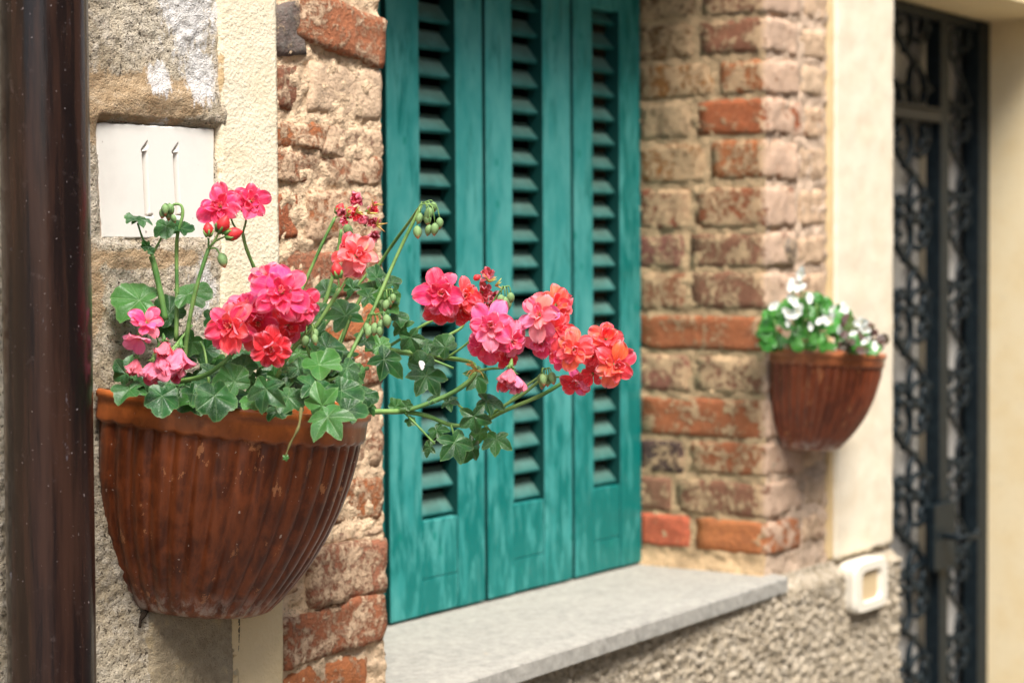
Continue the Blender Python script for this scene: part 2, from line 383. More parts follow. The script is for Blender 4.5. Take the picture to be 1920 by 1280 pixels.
# ------------------------------------------------------------------ the house wall
wall = thing('house_wall', 'old stuccoed and brick house wall with a shuttered window and cream painted strips', 'wall', (2.4, 0, -1.5))
def core(name, x0, x1, y0, y1, z0, z1, m): return child(name, bevel_box(x0, x1, y0, y1, z0, z1, 0, 1, m, name), wall)
def sheet(name, x0, x1, z0, z1, step, yf, mat, attrs=None, back=.02, holes=None, wob=None):
    """displaced wall skin, with edges turned back into the wall"""
    nx = max(2, round((x1-x0)/step)); nz = max(2, round((z1-z0)/step)); vs = []; A = {k: [] for k in (attrs or {})}
    for j in range(nz+1):
        for i in range(nx+1):
            x = x0+(x1-x0)*i/nx; z = z0+(z1-z0)*j/nz
            xx, zz = (wob(x, z, i in (0, nx), j in (0, nz)) if wob else (x, z))
            vs.append((xx, yf(x, z), zz))
            for k in A: A[k].append(attrs[k](x, z))
    fs = []
    for j in range(nz):
        for i in range(nx):
            a = j*(nx+1)+i; fs.append((a, a+1, a+nx+2, a+nx+1))
    ring = [i for i in range(nx+1)] + [j*(nx+1)+nx for j in range(1, nz+1)] + [nz*(nx+1)+i for i in range(nx-1, -1, -1)] + [j*(nx+1) for j in range(nz-1, 0, -1)]
    b0 = len(vs)
    for r_ in ring:
        p = vs[r_]; vs.append((p[0], back, p[2]))
        for k in A: A[k].append(A[k][r_])
    n = len(ring)
    for i in range(n): fs.append((ring[i], b0+i, b0+(i+1) % n, ring[(i+1) % n]))
    me = mesh(name, vs, fs, mat)
    for k in A:
        a = me.attributes.new(k, 'FLOAT', 'POINT'); a.data.foreach_set('value', A[k])
    return child(name, me, wall)
# solid body of the wall behind the skins
core('wall_core', -2.5, X_JL+.0, .02, .42, -1.5, 3.0, m_mortar_l)
core('wall_core', X_JL+.001, X_JR, .02, .42, -1.5, Z_SILL-.04, m_rough)
core('wall_core', X_JL+.001, X_JR, .02, .42, Z_TOP, 3.0, m_mortar_l)
core('wall_core', X_JR+.012, X_DOOR-.004, .02, .42, -1.5, 3.0, m_mortar_r)

# plaque opening
PT = [onY(178, 228), onY(403, 240), onY(403, 450), onY(190, 448)]
PX0, PX1, PZ0, PZ1 = 1.496, 1.6795, .0262, .1555
def gauss(x, z, cx, cz, sx, sz): return math.exp(-((x-cx)/sx)**2-((z-cz)/sz)**2)
def left_y(x, z):
    n = fbm((x, 0, z), 5, 110)*.0026 + fbm((x, 3, z), 3, 12)*.004
    t = max(tan_m(x, z), grey_m(x, z)*.8)
    y = -.004 - n*(1-.6*t)
    # a smooth hand-trowelled lip curving above the plaque
    lip = math.exp(-((z-(.168+.02*math.sin((x-1.5)*16)))/.018)**2)*(1 if x < 1.69 else 0)
    y -= .006*lip
    # shallow bed round the plaque
    y -= .007*grey_m(x, z)
    d = max(PX0-x, x-PX1, PZ0-z, z-PZ1)
    if d < .007: y += (.010 if z > .12 else .004)*(1-max(0, d)/.007)
    if d < -.004: y = .012
    return y
def tan_m(x, z):
    return max(gauss(x, z, 1.575, .185, .10, .035), gauss(x, z, 1.49, .17, .03, .05), gauss(x, z, 1.47, -.03, .04, .06)*.9, gauss(x, z, 1.56, .005, .12, .014)*.9)
def white_m(x, z):
    return max(gauss(x, z, 1.635, .34, .062, .13), gauss(x, z, 1.652, .215, .030, .040), gauss(x, z, 1.585, .205, .022, .024)*.95, gauss(x, z, 1.655, -.03, .03, .05)*.75, gauss(x, z, 1.595, .155, .016, .014)*.8)
def grey_m(x, z):
    a = min(1, max(0, (x-1.553-.006*fbm((0, 0, z), 3, 30))/.004)); b = min(1, max(0, (-.37-z)/.02)); return a*b*min(1, max(0, (1.6915-x)/.003))
sheet('gritty_render', 1.28, X_BAND0+.03, -.80, .72, .0034, left_y, m_render, {'tan': tan_m, 'white': white_m, 'grey': grey_m})
# first cream band: proud skin with a flaked lower left edge
def band_y(x, z): return -.009 - abs(fbm((x, 7, z), 3, 150))*.0007 - fbm((x, 9, z), 2, 14)*.0012
def band_wob(x, z, ex, ez):
    if ex and x < 1.70:
        if z < -.3: return x+.020+.006*fbm((0, 0, z), 4, 40), z
        return x+.0012*fbm((0, 2, z), 3, 60), z
    if ex: return x+.0008*fbm((0, 5, z), 3, 60), z
    return x, z
def flake_m(x, z):
    e = math.exp(-((x-X_BAND0-.002)/.006)**2)
    return .75*e*(.5+.7*fbm((0, 1, z), 3, 12)) 
sheet('cream_band', X_BAND0+.0008, X_BAND1, -.80, .72, .0034, band_y, m_cream, {'flake': flake_m}, wob=band_wob)
# crack line in the band
cp = [Vector((X_BAND0+.0192+.006*fbm((0, 0, z), 4, 40), -.0075, z)) for z in [(-.37-.012*i) for i in range(30)]]
v, f = tube_vf(cp, lambda t: .0010+.0010*math.sin(t*9)**2, 5); child('crack', mesh('crack', v, f, m_crack), wall)
cp = [onY(u_, v_, -.0085) for u_, v_ in [(288, 1134), (276, 1144), (264, 1160), (262, 1176)]]
v, f = tube_vf(catmull(cp, 4), lambda t: .0042*(1-.7*t)*(1+.3*math.sin(t*14)), 5); child('crack', mesh('crack', v, f, m_crack), wall)

# mortar skins round the bricks
def mort_y(x, z): return .0006 - fbm((x, 5, z), 5, 60)*.0055
def jamb_wob(x, z, ex, ez):
    if ex and x > 1.9: return x+.007*fbm((0, 9, z), 3, 22)-.004, z
    return x, z
sheet('brick_mortar', X_BAND1+.001, X_JL, -.80, .72, .0045, mort_y, m_mortar_l, back=.30, wob=jamb_wob)
sheet('brick_mortar', X_JR+.006, X_B2-.001, -.575, .72, .006, mort_y, m_mortar_f, back=.05)
# mortar on the far reveal (faces the window)
def reveal_sheet():
    vs = []; fs = []; ny, nz = 40, 190; y0, y1, z0, z1 = .0, .262, -.553, Z_TOP
    for j in range(nz+1):
        for i in range(ny+1):
            y = y0+(y1-y0)*i/ny; z = z0+(z1-z0)*j/nz; lip = .010*math.exp(-((z+.553)/.014)**2)
            vs.append((X_JR+.0012-fbm((3, y, z), 5, 70)*.0042-lip, y, z))
    for j in range(nz):
        for i in range(ny):
            a = j*(ny+1)+i; fs.append((a, a+ny+1, a+ny+2, a+1))
    return child('reveal_mortar', mesh('reveal_mortar', vs, fs, m_mortar_r), wall)
reveal_sheet()

# bricks --------------------------------------------------------------
def brick_mesh(w, d, h, seed, r=.006, rough=.0035, seg=(14, 6, 7)):
    """irregular rounded block centred on the origin (x, y, z sizes w, d, h)"""
    bm = bmesh.new(); nx, ny, nz = seg; grid = {}
    def vt(i, j, k):
        key = (i, j, k)
        if key not in grid:
            p = Vector((w*(i/nx-.5), d*(j/ny-.5), h*(k/nz-.5)))
            q = Vector([max(-s/2+r, min(s/2-r, c)) for s, c in zip((w, d, h), p)])
            dd = p-q
            if dd.length > 1e-9: p = q+dd.normalized()*r*min(1, dd.length/r*1.0)
            nn = Vector((fbm(p+Vector((seed, 0, 0)), 3, 38), fbm(p+Vector((0, seed, 0)), 3, 38), fbm(p+Vector((0, 0, seed)), 3, 38)))
            p = p + nn*rough
            # gentle hand-made bulge and skew
            p.z += .03*h*math.sin(seed*3+p.x*26); p.y += .002*math.sin(seed+p.x*33)
            grid[key] = bm.verts.new(p)
        return grid[key]
    for a, b in ((0, 'x'), (nx, 'x')):
        for j in range(ny):
            for k in range(nz): bm.faces.new([vt(a, j, k), vt(a, j+1, k), vt(a, j+1, k+1), vt(a, j, k+1)])
    for a in (0, ny):
        for i in range(nx):
            for k in range(nz): bm.faces.new([vt(i, a, k), vt(i+1, a, k), vt(i+1, a, k+1), vt(i, a, k+1)])
    for a in (0, nz):
        for i in range(nx):
            for j in range(ny): bm.faces.new([vt(i, j, a), vt(i+1, j, a), vt(i+1, j+1, a), vt(i, j+1, a)])
    bmesh.ops.recalc_face_normals(bm, faces=bm.faces)
    me = bpy.data.meshes.new('brick'); bm.to_mesh(me); bm.free()
    me.polygons.foreach_set('use_smooth', [True]*len(me.polygons))
    return me
def brick(x0, x1, z0, z1, y0, y1, colr, smear, mat, rot=0, rough=.0035, r=.006):
    me = brick_mesh(x1-x0, y1-y0, z1-z0, rnd.random()*40, r, rough); me.materials.append(mat)
    Mx = Matrix.Translation(((x0+x1)/2, (y0+y1)/2, (z0+z1)/2)) @ Matrix.Rotation(R(rot), 4, 'Y')
    o = place('brick', me, wall, Mx); o.color = (*colr, smear); return o
OR, RD, BR, GY, PK = (.56, .20, .075), (.42, .135, .06), (.32, .14, .08), (.19, .17, .15), (.46, .24, .16)
# near jamb, seen square on (photo rows from the top down)
def jb(u0, v0, u1, v1, c, sm, rot=0, pro=-.002):
    a = onY(u0, (v0+v1)/2, 0); b = onY(u1, (v0+v1)/2, 0); um = (u0+u1)/2
    t = onY(um, v0, 0); l = onY(um, v1, 0)
    brick(max(a.x, X_BAND1+.002), b.x, l.z+.0, t.z, -.004-pro, .10, c, sm*.93, m_brick_l, rot, .0045, .007)
jb(505, -110, 712, -20, OR, .5, 0); jb(508, 0, 566, 104, GY, .35, -14, .0)
jb(556, 2, 722, 104, (.50, .19, .09), .48, 9, .003)
jb(516, 118, 562, 206, BR, .45, 0); jb(576, 120, 716, 220, (.52, .42, .36), .9, 0)
jb(505, 232, 640, 282, OR, .62); jb(600, 236, 716, 300, PK, .8)
jb(505, 288, 716, 346, (.48, .20, .10), .66)
jb(514, 360, 560, 450, RD, .35); jb(574, 356, 716, 456, OR, .72)
jb(505, 466, 716, 556, (.42, .17, .09), .45); jb(505, 570, 600, 640, BR, .4); jb(610, 568, 716, 642, OR, .4)
jb(505, 654, 716, 728, RD, .5); jb(505, 740, 600, 812, OR, .5); jb(608, 738, 718, 882, (.47, .19, .10), .72)
jb(505, 825, 600, 898, RD, .5); jb(566, 896, 720, 984, OR, .60); jb(600, 992, 718, 1014, PK, .8)
jb(512, 905, 556, 985, BR, .5); jb(514, 1020, 560, 1120, RD, .75); jb(572, 1016, 722, 1130, (.44, .18, .10), .62, 0, .003)
jb(508, 1134, 719, 1232, (.47, .17, .08), .55, -1, .002); jb(512, 1244, 690, 1330, OR, .35); 
# far jamb: rows of the reveal, v of each bed joint at the photo's u=1320
rows = [-200, -118, -42, 37, 111, 185, 262, 345, 432, 505, 585, 660, 739, 822, 893, 967, 1037]
joint = {0: 1300, 1: 1330, 2: 1310, 3: 1305, 4: 1345, 5: 1300, 6: 1330, 7: 1296, 8: 1290, 9: 1292, 10: None, 11: 1297, 12: None, 13: 1288, 14: 1262, 15: 1298}
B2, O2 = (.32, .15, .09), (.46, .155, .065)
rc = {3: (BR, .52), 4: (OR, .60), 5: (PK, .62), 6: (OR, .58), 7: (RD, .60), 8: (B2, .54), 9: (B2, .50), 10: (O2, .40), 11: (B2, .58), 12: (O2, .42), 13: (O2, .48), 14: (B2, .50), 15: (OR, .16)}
def yj(u): d = ray(u, 640); t = X_JR/d.x; return CAM.y+d.y*t
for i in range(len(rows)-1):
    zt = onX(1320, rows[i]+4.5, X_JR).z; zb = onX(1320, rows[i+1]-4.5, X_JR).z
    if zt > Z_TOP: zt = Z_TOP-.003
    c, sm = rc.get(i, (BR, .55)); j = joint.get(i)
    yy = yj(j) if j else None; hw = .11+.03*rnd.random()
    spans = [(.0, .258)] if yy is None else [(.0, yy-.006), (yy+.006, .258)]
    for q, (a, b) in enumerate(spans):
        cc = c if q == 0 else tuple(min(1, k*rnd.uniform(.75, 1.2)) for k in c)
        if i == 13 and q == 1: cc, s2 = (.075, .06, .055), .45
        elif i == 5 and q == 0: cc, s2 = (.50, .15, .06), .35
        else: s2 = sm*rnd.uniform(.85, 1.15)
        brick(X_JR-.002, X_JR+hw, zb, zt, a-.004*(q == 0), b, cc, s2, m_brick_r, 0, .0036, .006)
    # the next brick on the street face, beside the corner brick
    brick(X_JR+hw+.012, X_B2-.012, zb+.003, zt-.003, -.003, .1, rnd.choice([PK, OR, GY, BR]), rnd.uniform(.68, .95), m_brick_l, rnd.uniform(-2, 2), .004, .010)
tag(brick(3.10, 3.17, -.012, .046, -.012, .06, (.30, .26, .21), .60, m_brick_l, 25, .005, .024), 'round grey stone set among the bricks')
# plaster smeared over the street face of the far jamb corner
M = Mat('pale_smeared_plaster', .95, .1); w = M.world()
m_smear = M.done(M.ramp(M.noise(w, 40, 5, .7), [(.3, (.50, .36, .27)), (.5, (.66, .56, .46)), (.7, (.74, .68, .60))]), None, M.bump(M.noise(w, 90, 5, .7), 1, .006))

# second cream band with an ochre arris, and roughcast below
def b2y(x, z): return -.012 - fbm((x, 17, z), 3, 20)*.0012
def b2w(x, z, ex, ez):
    if ex: return x+.0015*fbm((0, 31, z), 3, 40), z
    if ez and z < 0: return x, z+.006*fbm((x, 0, 0), 3, 30)
    return x, z
sheet('cream_band', X_B2+.018, X_DOOR, -.556, .95, .008, b2y, m_cream2, {'flake': lambda x, z: .0}, back=.3, wob=b2w)
sheet('ochre_edge', X_B2, X_B2+.017, -.556, .95, .006, lambda x, z: -.005-fbm((x, 3, z), 2, 30)*.001, m_ochre, {'flake': lambda x, z: 0.})
def rcy(x, z):
    n = abs(fbm((x, 0, z), 4, 62)); n2 = fbm((x, 4, z), 4, 120)
    e = min(1, max(0, (-.566-z)/.02)) if x > 3.06 else min(1, max(0, (-.566-z)/.012))
    return -.004 - e*(.018 + .012*n + .007*n2)
sheet('roughcast', X_JL+.01, 3.060, -1.05, -.566, .0042, rcy, m_rough)
sheet('roughcast', 3.0605, X_DOOR+.004, -1.05, -.558, .0042, rcy, m_rough, back=.3, wob=lambda x, z, ex, ez: (x+(.004*fbm((0, 0, z), 3, 40) if ex and x > 3.3 else 0), z))

# sill ----------------------------------------------------------------
def sill_me():
    bm = bmesh.new(); nx, ny = 90, 14; x0, x1, yb, y1 = 1.93, 3.075, -.066, .34
    def yf(x): return yb+.036*(x-2.03)
    def th(k, i): return (.005+.023*k)
    top = {}; 
    for i in range(nx+1):
        for j in range(ny+1):
            x = x0+(x1-x0)*i/nx; y = yf(x)+(y1-yf(x))*j/ny
            rr = .003 if j == 0 else 0
            top[i, j] = bm.verts.new((x, y+(.0012*fbm((x, 0, 0), 3, 30) if j == 0 else 0), Z_SILL-rr+.0008*fbm((x, y, 0), 3, 14)))
    def q(a, b, c, d): bm.faces.new([a, b, c, d])
    for i in range(nx):
        for j in range(ny): q(top[i, j], top[i+1, j], top[i+1, j+1], top[i, j+1])
    fr = [[bm.verts.new((x0+(x1-x0)*i/nx, yf(x0+(x1-x0)*i/nx)-.002+.0014*fbm((x0+(x1-x0)*i/nx, 2, k), 4, 40), Z_SILL-th(k, i)-.001)) for k in (0, .5, 1)] for i in range(nx+1)]
    bk = [bm.verts.new((x0+(x1-x0)*i/nx, y1, Z_SILL-th(1, i)-.002)) for i in range(nx+1)]
    for i in range(nx):
        q(top[i, 0], fr[i][0], fr[i+1][0], top[i+1, 0]); q(fr[i][0], fr[i][1], fr[i+1][1], fr[i+1][0]); q(fr[i][1], fr[i][2], fr[i+1][2], fr[i+1][1]); q(fr[i][2], bk[i], bk[i+1], fr[i+1][2])
    bm.faces.new([top[nx, j] for j in range(ny+1)]+[bk[nx]]+[fr[nx][k] for k in (2, 1, 0)])
    bmesh.ops.recalc_face_normals(bm, faces=bm.faces)
    me = bpy.data.meshes.new('window_sill'); bm.to_mesh(me); bm.free(); me.materials.append(m_sill)
    return me
so_ = link('window_sill', sill_me()); tag(so_, 'pale grey stone window sill under the green shutters', 'window sill')

# dark room behind the shutters
child('room_back', bevel_box(X_JL-.05, X_JR+.05, .36, .40, -.62, Z_TOP+.1, 0, 1, m_dark), wall)

# ------------------------------------------------------------------ shutters
def attr_f(me, name, vals):
    a = me.attributes.new(name, 'FLOAT', 'POINT'); a.data.foreach_set('value', vals)
def slat_mesh(w, mat):
    """louvre slat: top edge back, bottom edge forward, rounded nose; origin at the nose centre"""
    dy, dz, th = .022, .0285, .0065
    prof = [(0, 0), (-.0018, .0030), (0, .0062), (dy, dz+.003), (dy+.005, dz-.002), (.0055, -.0012)]
    vs = []; dust = []
    for i, x in enumerate((-w/2, -w/6, w/6, w/2)):
        for k, (y, z) in enumerate(prof):
            vs.append((x, y, z)); dust.append(.95 if k == 3 else (.25 if k == 2 else 0))
    n = len(prof); fs = []
    for i in range(3):
        for k in range(n): fs.append((i*n+k, (i+1)*n+k, (i+1)*n+(k+1) % n, i*n+(k+1) % n))
    fs += [tuple(range(n)), tuple(3*n+k for k in range(n-1, -1, -1))]
    me = mesh('slat', vs, fs, mat, False); attr_f(me, 'dust', dust); return me
LEAVES = [  # x0, x1, opening x0, x1, opening z bottom
    (2.046, 2.3005, 2.125, 2.215, -.395),
    (2.3129, 2.5590, None, None, None),
    (2.5670, 2.8165, None, None, None),
    (2.8245, 3.0455, None, None, None)]
opn = [(2.125, 2.215, -.395)]
for (ua, ub, vb, um) in ((790, 857, 972, 825), (963, 1020, 941, 990), (1113, 1163, 913, 1138)):
    a = onY(ua, 640, Y_SH).x; b = onY(ub, 640, Y_SH).x; zb = onY(um, vb, Y_SH).z; opn.append((a, b, zb))
labels = ['green louvred shutter leaf almost hidden behind the near brick jamb',
          'worn green louvred shutter leaf nearest the near brick jamb, behind the geranium stems',
          'middle green louvred shutter leaf between two others',
          'green louvred shutter leaf against the far brick reveal, topmost rail showing']
for i, (x0, x1, *_r) in enumerate(LEAVES):
    a, b, zb = opn[i]; zt = .4395; Z0 = Z_SILL+.004; Z1 = .575; y0, y1 = Y_SH, Y_SH+.032
    L = thing('shutter_leaf', labels[i], 'shutter', ((x0+x1)/2, Y_SH+.016, Z0), 'folding louvred leaves of the green window shutter')
    for q0, q1 in ((x0, a), (b, x1)):
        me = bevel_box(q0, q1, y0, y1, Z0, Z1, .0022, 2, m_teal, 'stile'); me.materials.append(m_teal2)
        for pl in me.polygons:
            if abs(pl.normal.x) > .9: pl.material_index = 1          # joint and inner side faces, shade painted in as dark teal
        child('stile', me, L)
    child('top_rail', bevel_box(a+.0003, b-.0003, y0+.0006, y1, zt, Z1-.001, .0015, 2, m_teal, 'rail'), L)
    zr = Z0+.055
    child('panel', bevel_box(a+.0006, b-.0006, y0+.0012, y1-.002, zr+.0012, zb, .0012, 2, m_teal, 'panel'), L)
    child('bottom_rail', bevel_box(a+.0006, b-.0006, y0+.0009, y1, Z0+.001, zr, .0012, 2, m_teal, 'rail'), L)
    sm_ = slat_mesh(b-a+.006, m_louvre); n = int((zt-zb)/.0428)+1
    z = zb+.004
    while z < zt-.004:
        place('slat', sm_, L, Matrix.Translation(((a+b)/2, y0+.012, z)) @ Matrix.Rotation(R(rnd.uniform(-3, 3)), 4, 'X') @ Matrix.Rotation(R(rnd.uniform(-.6, .6)), 4, 'Y')); z += .0428

# ------------------------------------------------------------------ number plaque
P = thing('number_plaque', 'white marble house number plaque carved with 11', 'plaque', (1.588, -.001, .026))
def plaque_mesh():
    # outline in wall coordinates, slightly irregular; the numerals are cut in as V grooves
    nx, nz = 220, 120; vs = []; st = []
    tl, tr, br, bl = [Vector((p.x, 0, p.z)) for p in PT]
    g = []
    for (uu, vt, vb_) in ((268, 284, 403), (326, 287, 402)):
        a = onY(uu, vt); b = onY(uu+6, vb_); g.append((a, b))
    for j in range(nz+1):
        for i in range(nx+1):
            s, t = i/nx, j/nz
            p = (bl*(1-s)+br*s)*(1-t)+(tl*(1-s)+tr*s)*t
            e = min(s, 1-s, t, 1-t)
            y = -.0003
            if e < .0001: y = .010
            elif e < .012: y = .0008
            x, z = p.x, p.z
            if e < .012: x += .0012*fbm((x, 1, z), 3, 60); z += .0012*fbm((x, 4, z), 3, 60)
            dp = 0
            for a, b in g:
                k = (z-b.z)/(a.z-b.z); cx = b.x+(a.x-b.x)*k+.002; wdt = .0040
                if -.0 <= k <= 1.0: dp = max(dp, 1-abs(x-cx)/wdt)
                # flag of the 1: a wedge rising right from the lower left
                fx, fz = x-(cx if k > .5 else 9), z-a.z
                if -.0050 < fx < .0054:
                    tt = (fx+.0050)/.0104; zc = -.000+tt*.0085; dp = max(dp, (1-abs(fz-zc)/(.0016+.0022*tt))*1.3)
                fx, fz = x-(b.x+.002), z-b.z
                if -.004 < fx < .008: dp = max(dp, 1-abs(fz+.0005)/.0016)
            if dp > 0: y += .0075*min(1, dp*1.2)
            vs.append((x, y, z)); st.append(min(1, max(0, 1.1*dp-.25))*(.75 if x < 99 else 0) + (.9 if e < .006 else 0) + max(0, .8*fbm((x, 1, z), 3, 25)-.35)*(1 if (t > .93 or s < .03) else 0))
    fs = []
    for j in range(nz):
        for i in range(nx):
            a = j*(nx+1)+i; fs.append((a, a+1, a+nx+2, a+nx+1))
    me = mesh('slab', vs, fs, m_marble); attr_f(me, 'stain', st); return me
child('slab', plaque_mesh(), P)

# ------------------------------------------------------------------ drainpipe
p0 = onY(81, 0, -.062); p1 = onY(98, 1280, -.062); d_ = (p1-p0).normalized()
DP = thing('drainpipe', 'glossy dark brown round drainpipe running down the stucco wall', 'drainpipe', tuple(p1-Vector((0, 0, .5))))
rp = px(83, (p0-CAM).dot(fwd)); pts = [p0-d_*.8 + d_*(2.6*k/40) for k in range(41)]
v, f = tube_vf(pts, rp*.995, 64); child('pipe', mesh('pipe', v, f, m_pipe), DP)
def ring(pc, r, h):
    v, f = tube_vf([pc-d_*h/2, pc-d_*(h/2-.001), pc+d_*(h/2-.001), pc+d_*h/2], lambda t: r-(.001 if t in (0, 1) else 0), 48); return mesh('pipe_clamp', v, f, m_pipe)
child('pipe_clamp', ring(p0-d_*.45, rp+.003, .03), DP)

# ------------------------------------------------------------------ half-round wall pots
def wall_pot_mesh(Rt, Rb, H, nfl, mat, rimh, seg=10, name='pot_body'):
    """half-round fluted bowl, flat back on y=0, opening up; origin at the middle of the rim's back edge"""
    na = nfl*seg; prof = []
    nz = 34
    def rad(t): return Rb+(Rt*.965-Rb)*(1-(.25*t**1.6+.75*t**2.6))          # t 0 at rim, 1 at foot
    rows_ = []
    # rim: lip, band, then body
    rows_.append((0, Rt*.950, 0, 1)); rows_.append((.0015, Rt*.970, 0, 1)); rows_.append((.0012, Rt*.998, 0, 1)); rows_.append((-.0012, Rt*1.010, 0, 1))
    rows_.append((-.0065, Rt*1.010, 0, 1)); rows_.append((-.0085, Rt*.994, 0, 1)); rows_.append((-rimh*.5, Rt*.990, 0, .85)); rows_.append((-rimh*.88, Rt*.990, .05, .7)); rows_.append((-rimh*.97, Rt*.984, .1, .6)); rows_.append((-rimh, Rt*.968, .4, .3))
    for k in range(nz+1):
        t = k/nz; z = -rimh-.002-(H-rimh-.002)*t
        rows_.append((z, rad((rimh+(H-rimh)*t)/H*.995) if k else Rt*.958, 1.0 if k < nz-1 else .6, 0))
    rows_.append((-H-.0045, Rb*.93, .2, 0)); rows_.append((-H-.0035, .0, 0, 0))
    vs = []; A = []; Ft = []
    for (z, r, fl, rm) in rows_:
        for i in range(na+1):
            a = math.pi*i/na
            ph = (i/na*nfl) % 1.0
            g = math.exp(-((min(ph, 1-ph))/.20)**2)                    # groove between flutes
            bul = math.sin(math.pi*ph)
            rr = r-fl*(g*.0023 - bul*.0016)*(Rt/.19)*(1 if z > -H*.97 else .8)
            zz = z
            if -z >= rimh*.55 and -z < rimh+.02: zz = z-.0022*bul                  # scalloped lower edge of the rim
            rr += .0006*fbm((math.cos(a)*3, z*20, math.sin(a)*3), 3, 2)
            vs.append((-math.cos(a)*rr, -math.sin(a)*rr, zz)); A.append(rm); Ft.append(max(0, min(1, (-z-H*.88)/(H*.1))))
    n = na+1; fs = []
    for j in range(len(rows_)-1):
        for i in range(na): fs.append((j*n+i, (j+1)*n+i, (j+1)*n+i+1, j*n+i+1))
    # inner wall, going down to the soil
    o = len(vs)
    for (z, r) in ((-.004, Rt*.935), (-.045, Rt*.86)):
        for i in range(n):
            a = math.pi*i/na; vs.append((-math.cos(a)*r, -math.sin(a)*r, z)); A.append(.6); Ft.append(0)
    for i in range(na):
        fs.append((i, i+1, o+i+1, o+i)); fs.append((o+i, o+i+1, o+n+i+1, o+n+i))
    # flat back plate
    b0 = len(vs); L_ = []
    for j, (z, r, fl, rm) in enumerate(rows_): L_.append((j*n, j*n+na))
    for j in range(2, len(rows_)-1):
        fs.append((L_[j][0], L_[j][1], L_[j+1][1], L_[j+1][0]))
    me = mesh(name, vs, fs, mat); attr_f(me, 'rim', A); attr_f(me, 'foot', Ft); return me
def soil_mesh(r, z):
    vs = []; fs = []; n = 24; m = 6
    for j in range(m+1):
        for i in range(n+1):
            a = math.pi*i/n; q = r*j/m; vs.append((-math.cos(a)*q, -math.sin(a)*q, z+.006*fbm((math.cos(a)*q, math.sin(a)*q, 0), 3, 40)))
    for j in range(m):
        for i in range(n): a = j*(n+1)+i; fs.append((a, a+1, a+n+2, a+n+1))
    return mesh('soil', vs, fs, m_soil)
def rim_frame(org, gx, gy):
    """local frame of a pot hung crooked: slopes of its rim along the wall (gx) and outward (gy)"""
    ex = Vector((1, 0, gx)).normalized(); ez = Vector((-gx, gy*-1.0, 1)).normalized(); ey = ez.cross(ex).normalized(); ez = ex.cross(ey)
    M = Matrix.Identity(4)
    for i, c in enumerate((ex, ey, ez)):
        for k in range(3): M[k][i] = c[k]
    M.translation = org; return M
RT = .182
PM = rim_frame(Vector((1.479+RT, -.012, -.136-.09*RT)), -.09, .105)
pot = thing('wall_pot', 'big old fluted terracotta wall pot beside the drainpipe, holding the pink geranium', 'plant pot', (0, 0, 0), 'half-round terracotta pots hung on the wall')
pot.matrix_basis = PM
def sub(name, me, parent): return link(name, me, parent)
sub('pot_body', wall_pot_mesh(RT, .096, .240, 23, m_terra, .032), pot); sub('soil', soil_mesh(.157, -.025), pot)
RT2 = .141
c2 = onY(1443, 655, -.012)
PM2 = rim_frame(Vector((c2.x+RT2, -.012, c2.z-.04*RT2)), -.05, .05)
pot2 = thing('wall_pot', 'small fluted terracotta wall pot on the far pier, holding white flowers', 'plant pot', (0, 0, 0), 'half-round terracotta pots hung on the wall')
pot2.matrix_basis = PM2
sub('pot_body', wall_pot_mesh(RT2, .070, .172, 26, m_terra2, .022, 8), pot2); sub('soil', soil_mesh(.120, -.012), pot2)

# ------------------------------------------------------------------ leaves and petals
def leaf_mesh(seed, lobes=((0, 1), (60, .93), (-60, .93), (126, .74), (-126, .74)), depth=.42, fold=.30, droop=.25, pw=1.15, wave=.05, rings=6):
    rg = random.Random(seed); LB = [(a, l*rg.uniform(.93, 1.07)) for a, l in lobes]; nseg = 60; hw = 33
    vs = [(0, 0, 0)]; vd = [0]; ed = [0]; ph = rg.random()*6
    for j in range(1, rings+1):
        q = j/rings
        for i in range(nseg):
            a = i*6.0 - 180
            if a < -180: a += 360
            best = None
            for la, l in LB:
                dd = abs((a-la+180) % 360-180)
                rr = l*(1-depth*min(1, dd/hw)**pw)
                if dd > hw: rr = l*(1-depth)*max(.0, 1-(dd-hw)/40*.85)
                if best is None or rr > best: best = rr
            near = min(abs((a-la+180) % 360-180) for la, l in LB)
            r = q*best*(1+.02*math.sin(i*2.3+ph))
            x, y = r*math.cos(R(a)), r*math.sin(R(a))
            pd = r*math.sin(R(min(near, 80)))
            z = fold*pd - droop*r*r + wave*math.sin(3*R(a)+ph)*r*r + .02*r*math.sin(i*1.1+ph*2)
            vs.append((x, y, z)); vd.append(pd); ed.append(q)
    fs = [(0, 1+i, 1+(i+1) % nseg) for i in range(nseg)]
    for j in range(rings-1):
        for i in range(nseg):
            a = 1+j*nseg+i; b = 1+j*nseg+(i+1) % nseg; fs.append((a, a+nseg, b+nseg, b))
    me = mesh('leaf', vs, fs, None); attr_f(me, 'vd', vd); attr_f(me, 'edge', ed); return me
def leaf_set(mat, n, **kw):
    out = []
    for s in range(n):
        me = leaf_mesh(s*7+1, **kw); me.materials.append(mat); out.append(me)
    return out
star = leaf_set(m_leaf, 7, depth=.40, fold=.50, droop=.34, pw=1.1)
roundl = leaf_set(m_leaf, 6, depth=.20, fold=.36, droop=.16, pw=1.6, wave=.20)
cupl = leaf_set(m_leaf, 4, depth=.26, fold=.55, droop=-.10, pw=1.4, wave=.16)
begl = leaf_set(m_beg, 3, lobes=((0, 1), (60, .9), (-60, .9), (126, .8), (-126, .8)), depth=.04, fold=.1, droop=.15, pw=2, wave=.1, rings=4)
brol = leaf_set(m_bronze, 3, lobes=((0, 1), (60, .85), (-60, .85), (126, .75), (-126, .75)), depth=.05, fold=.1, droop=.15, pw=2, wave=.1, rings=4)
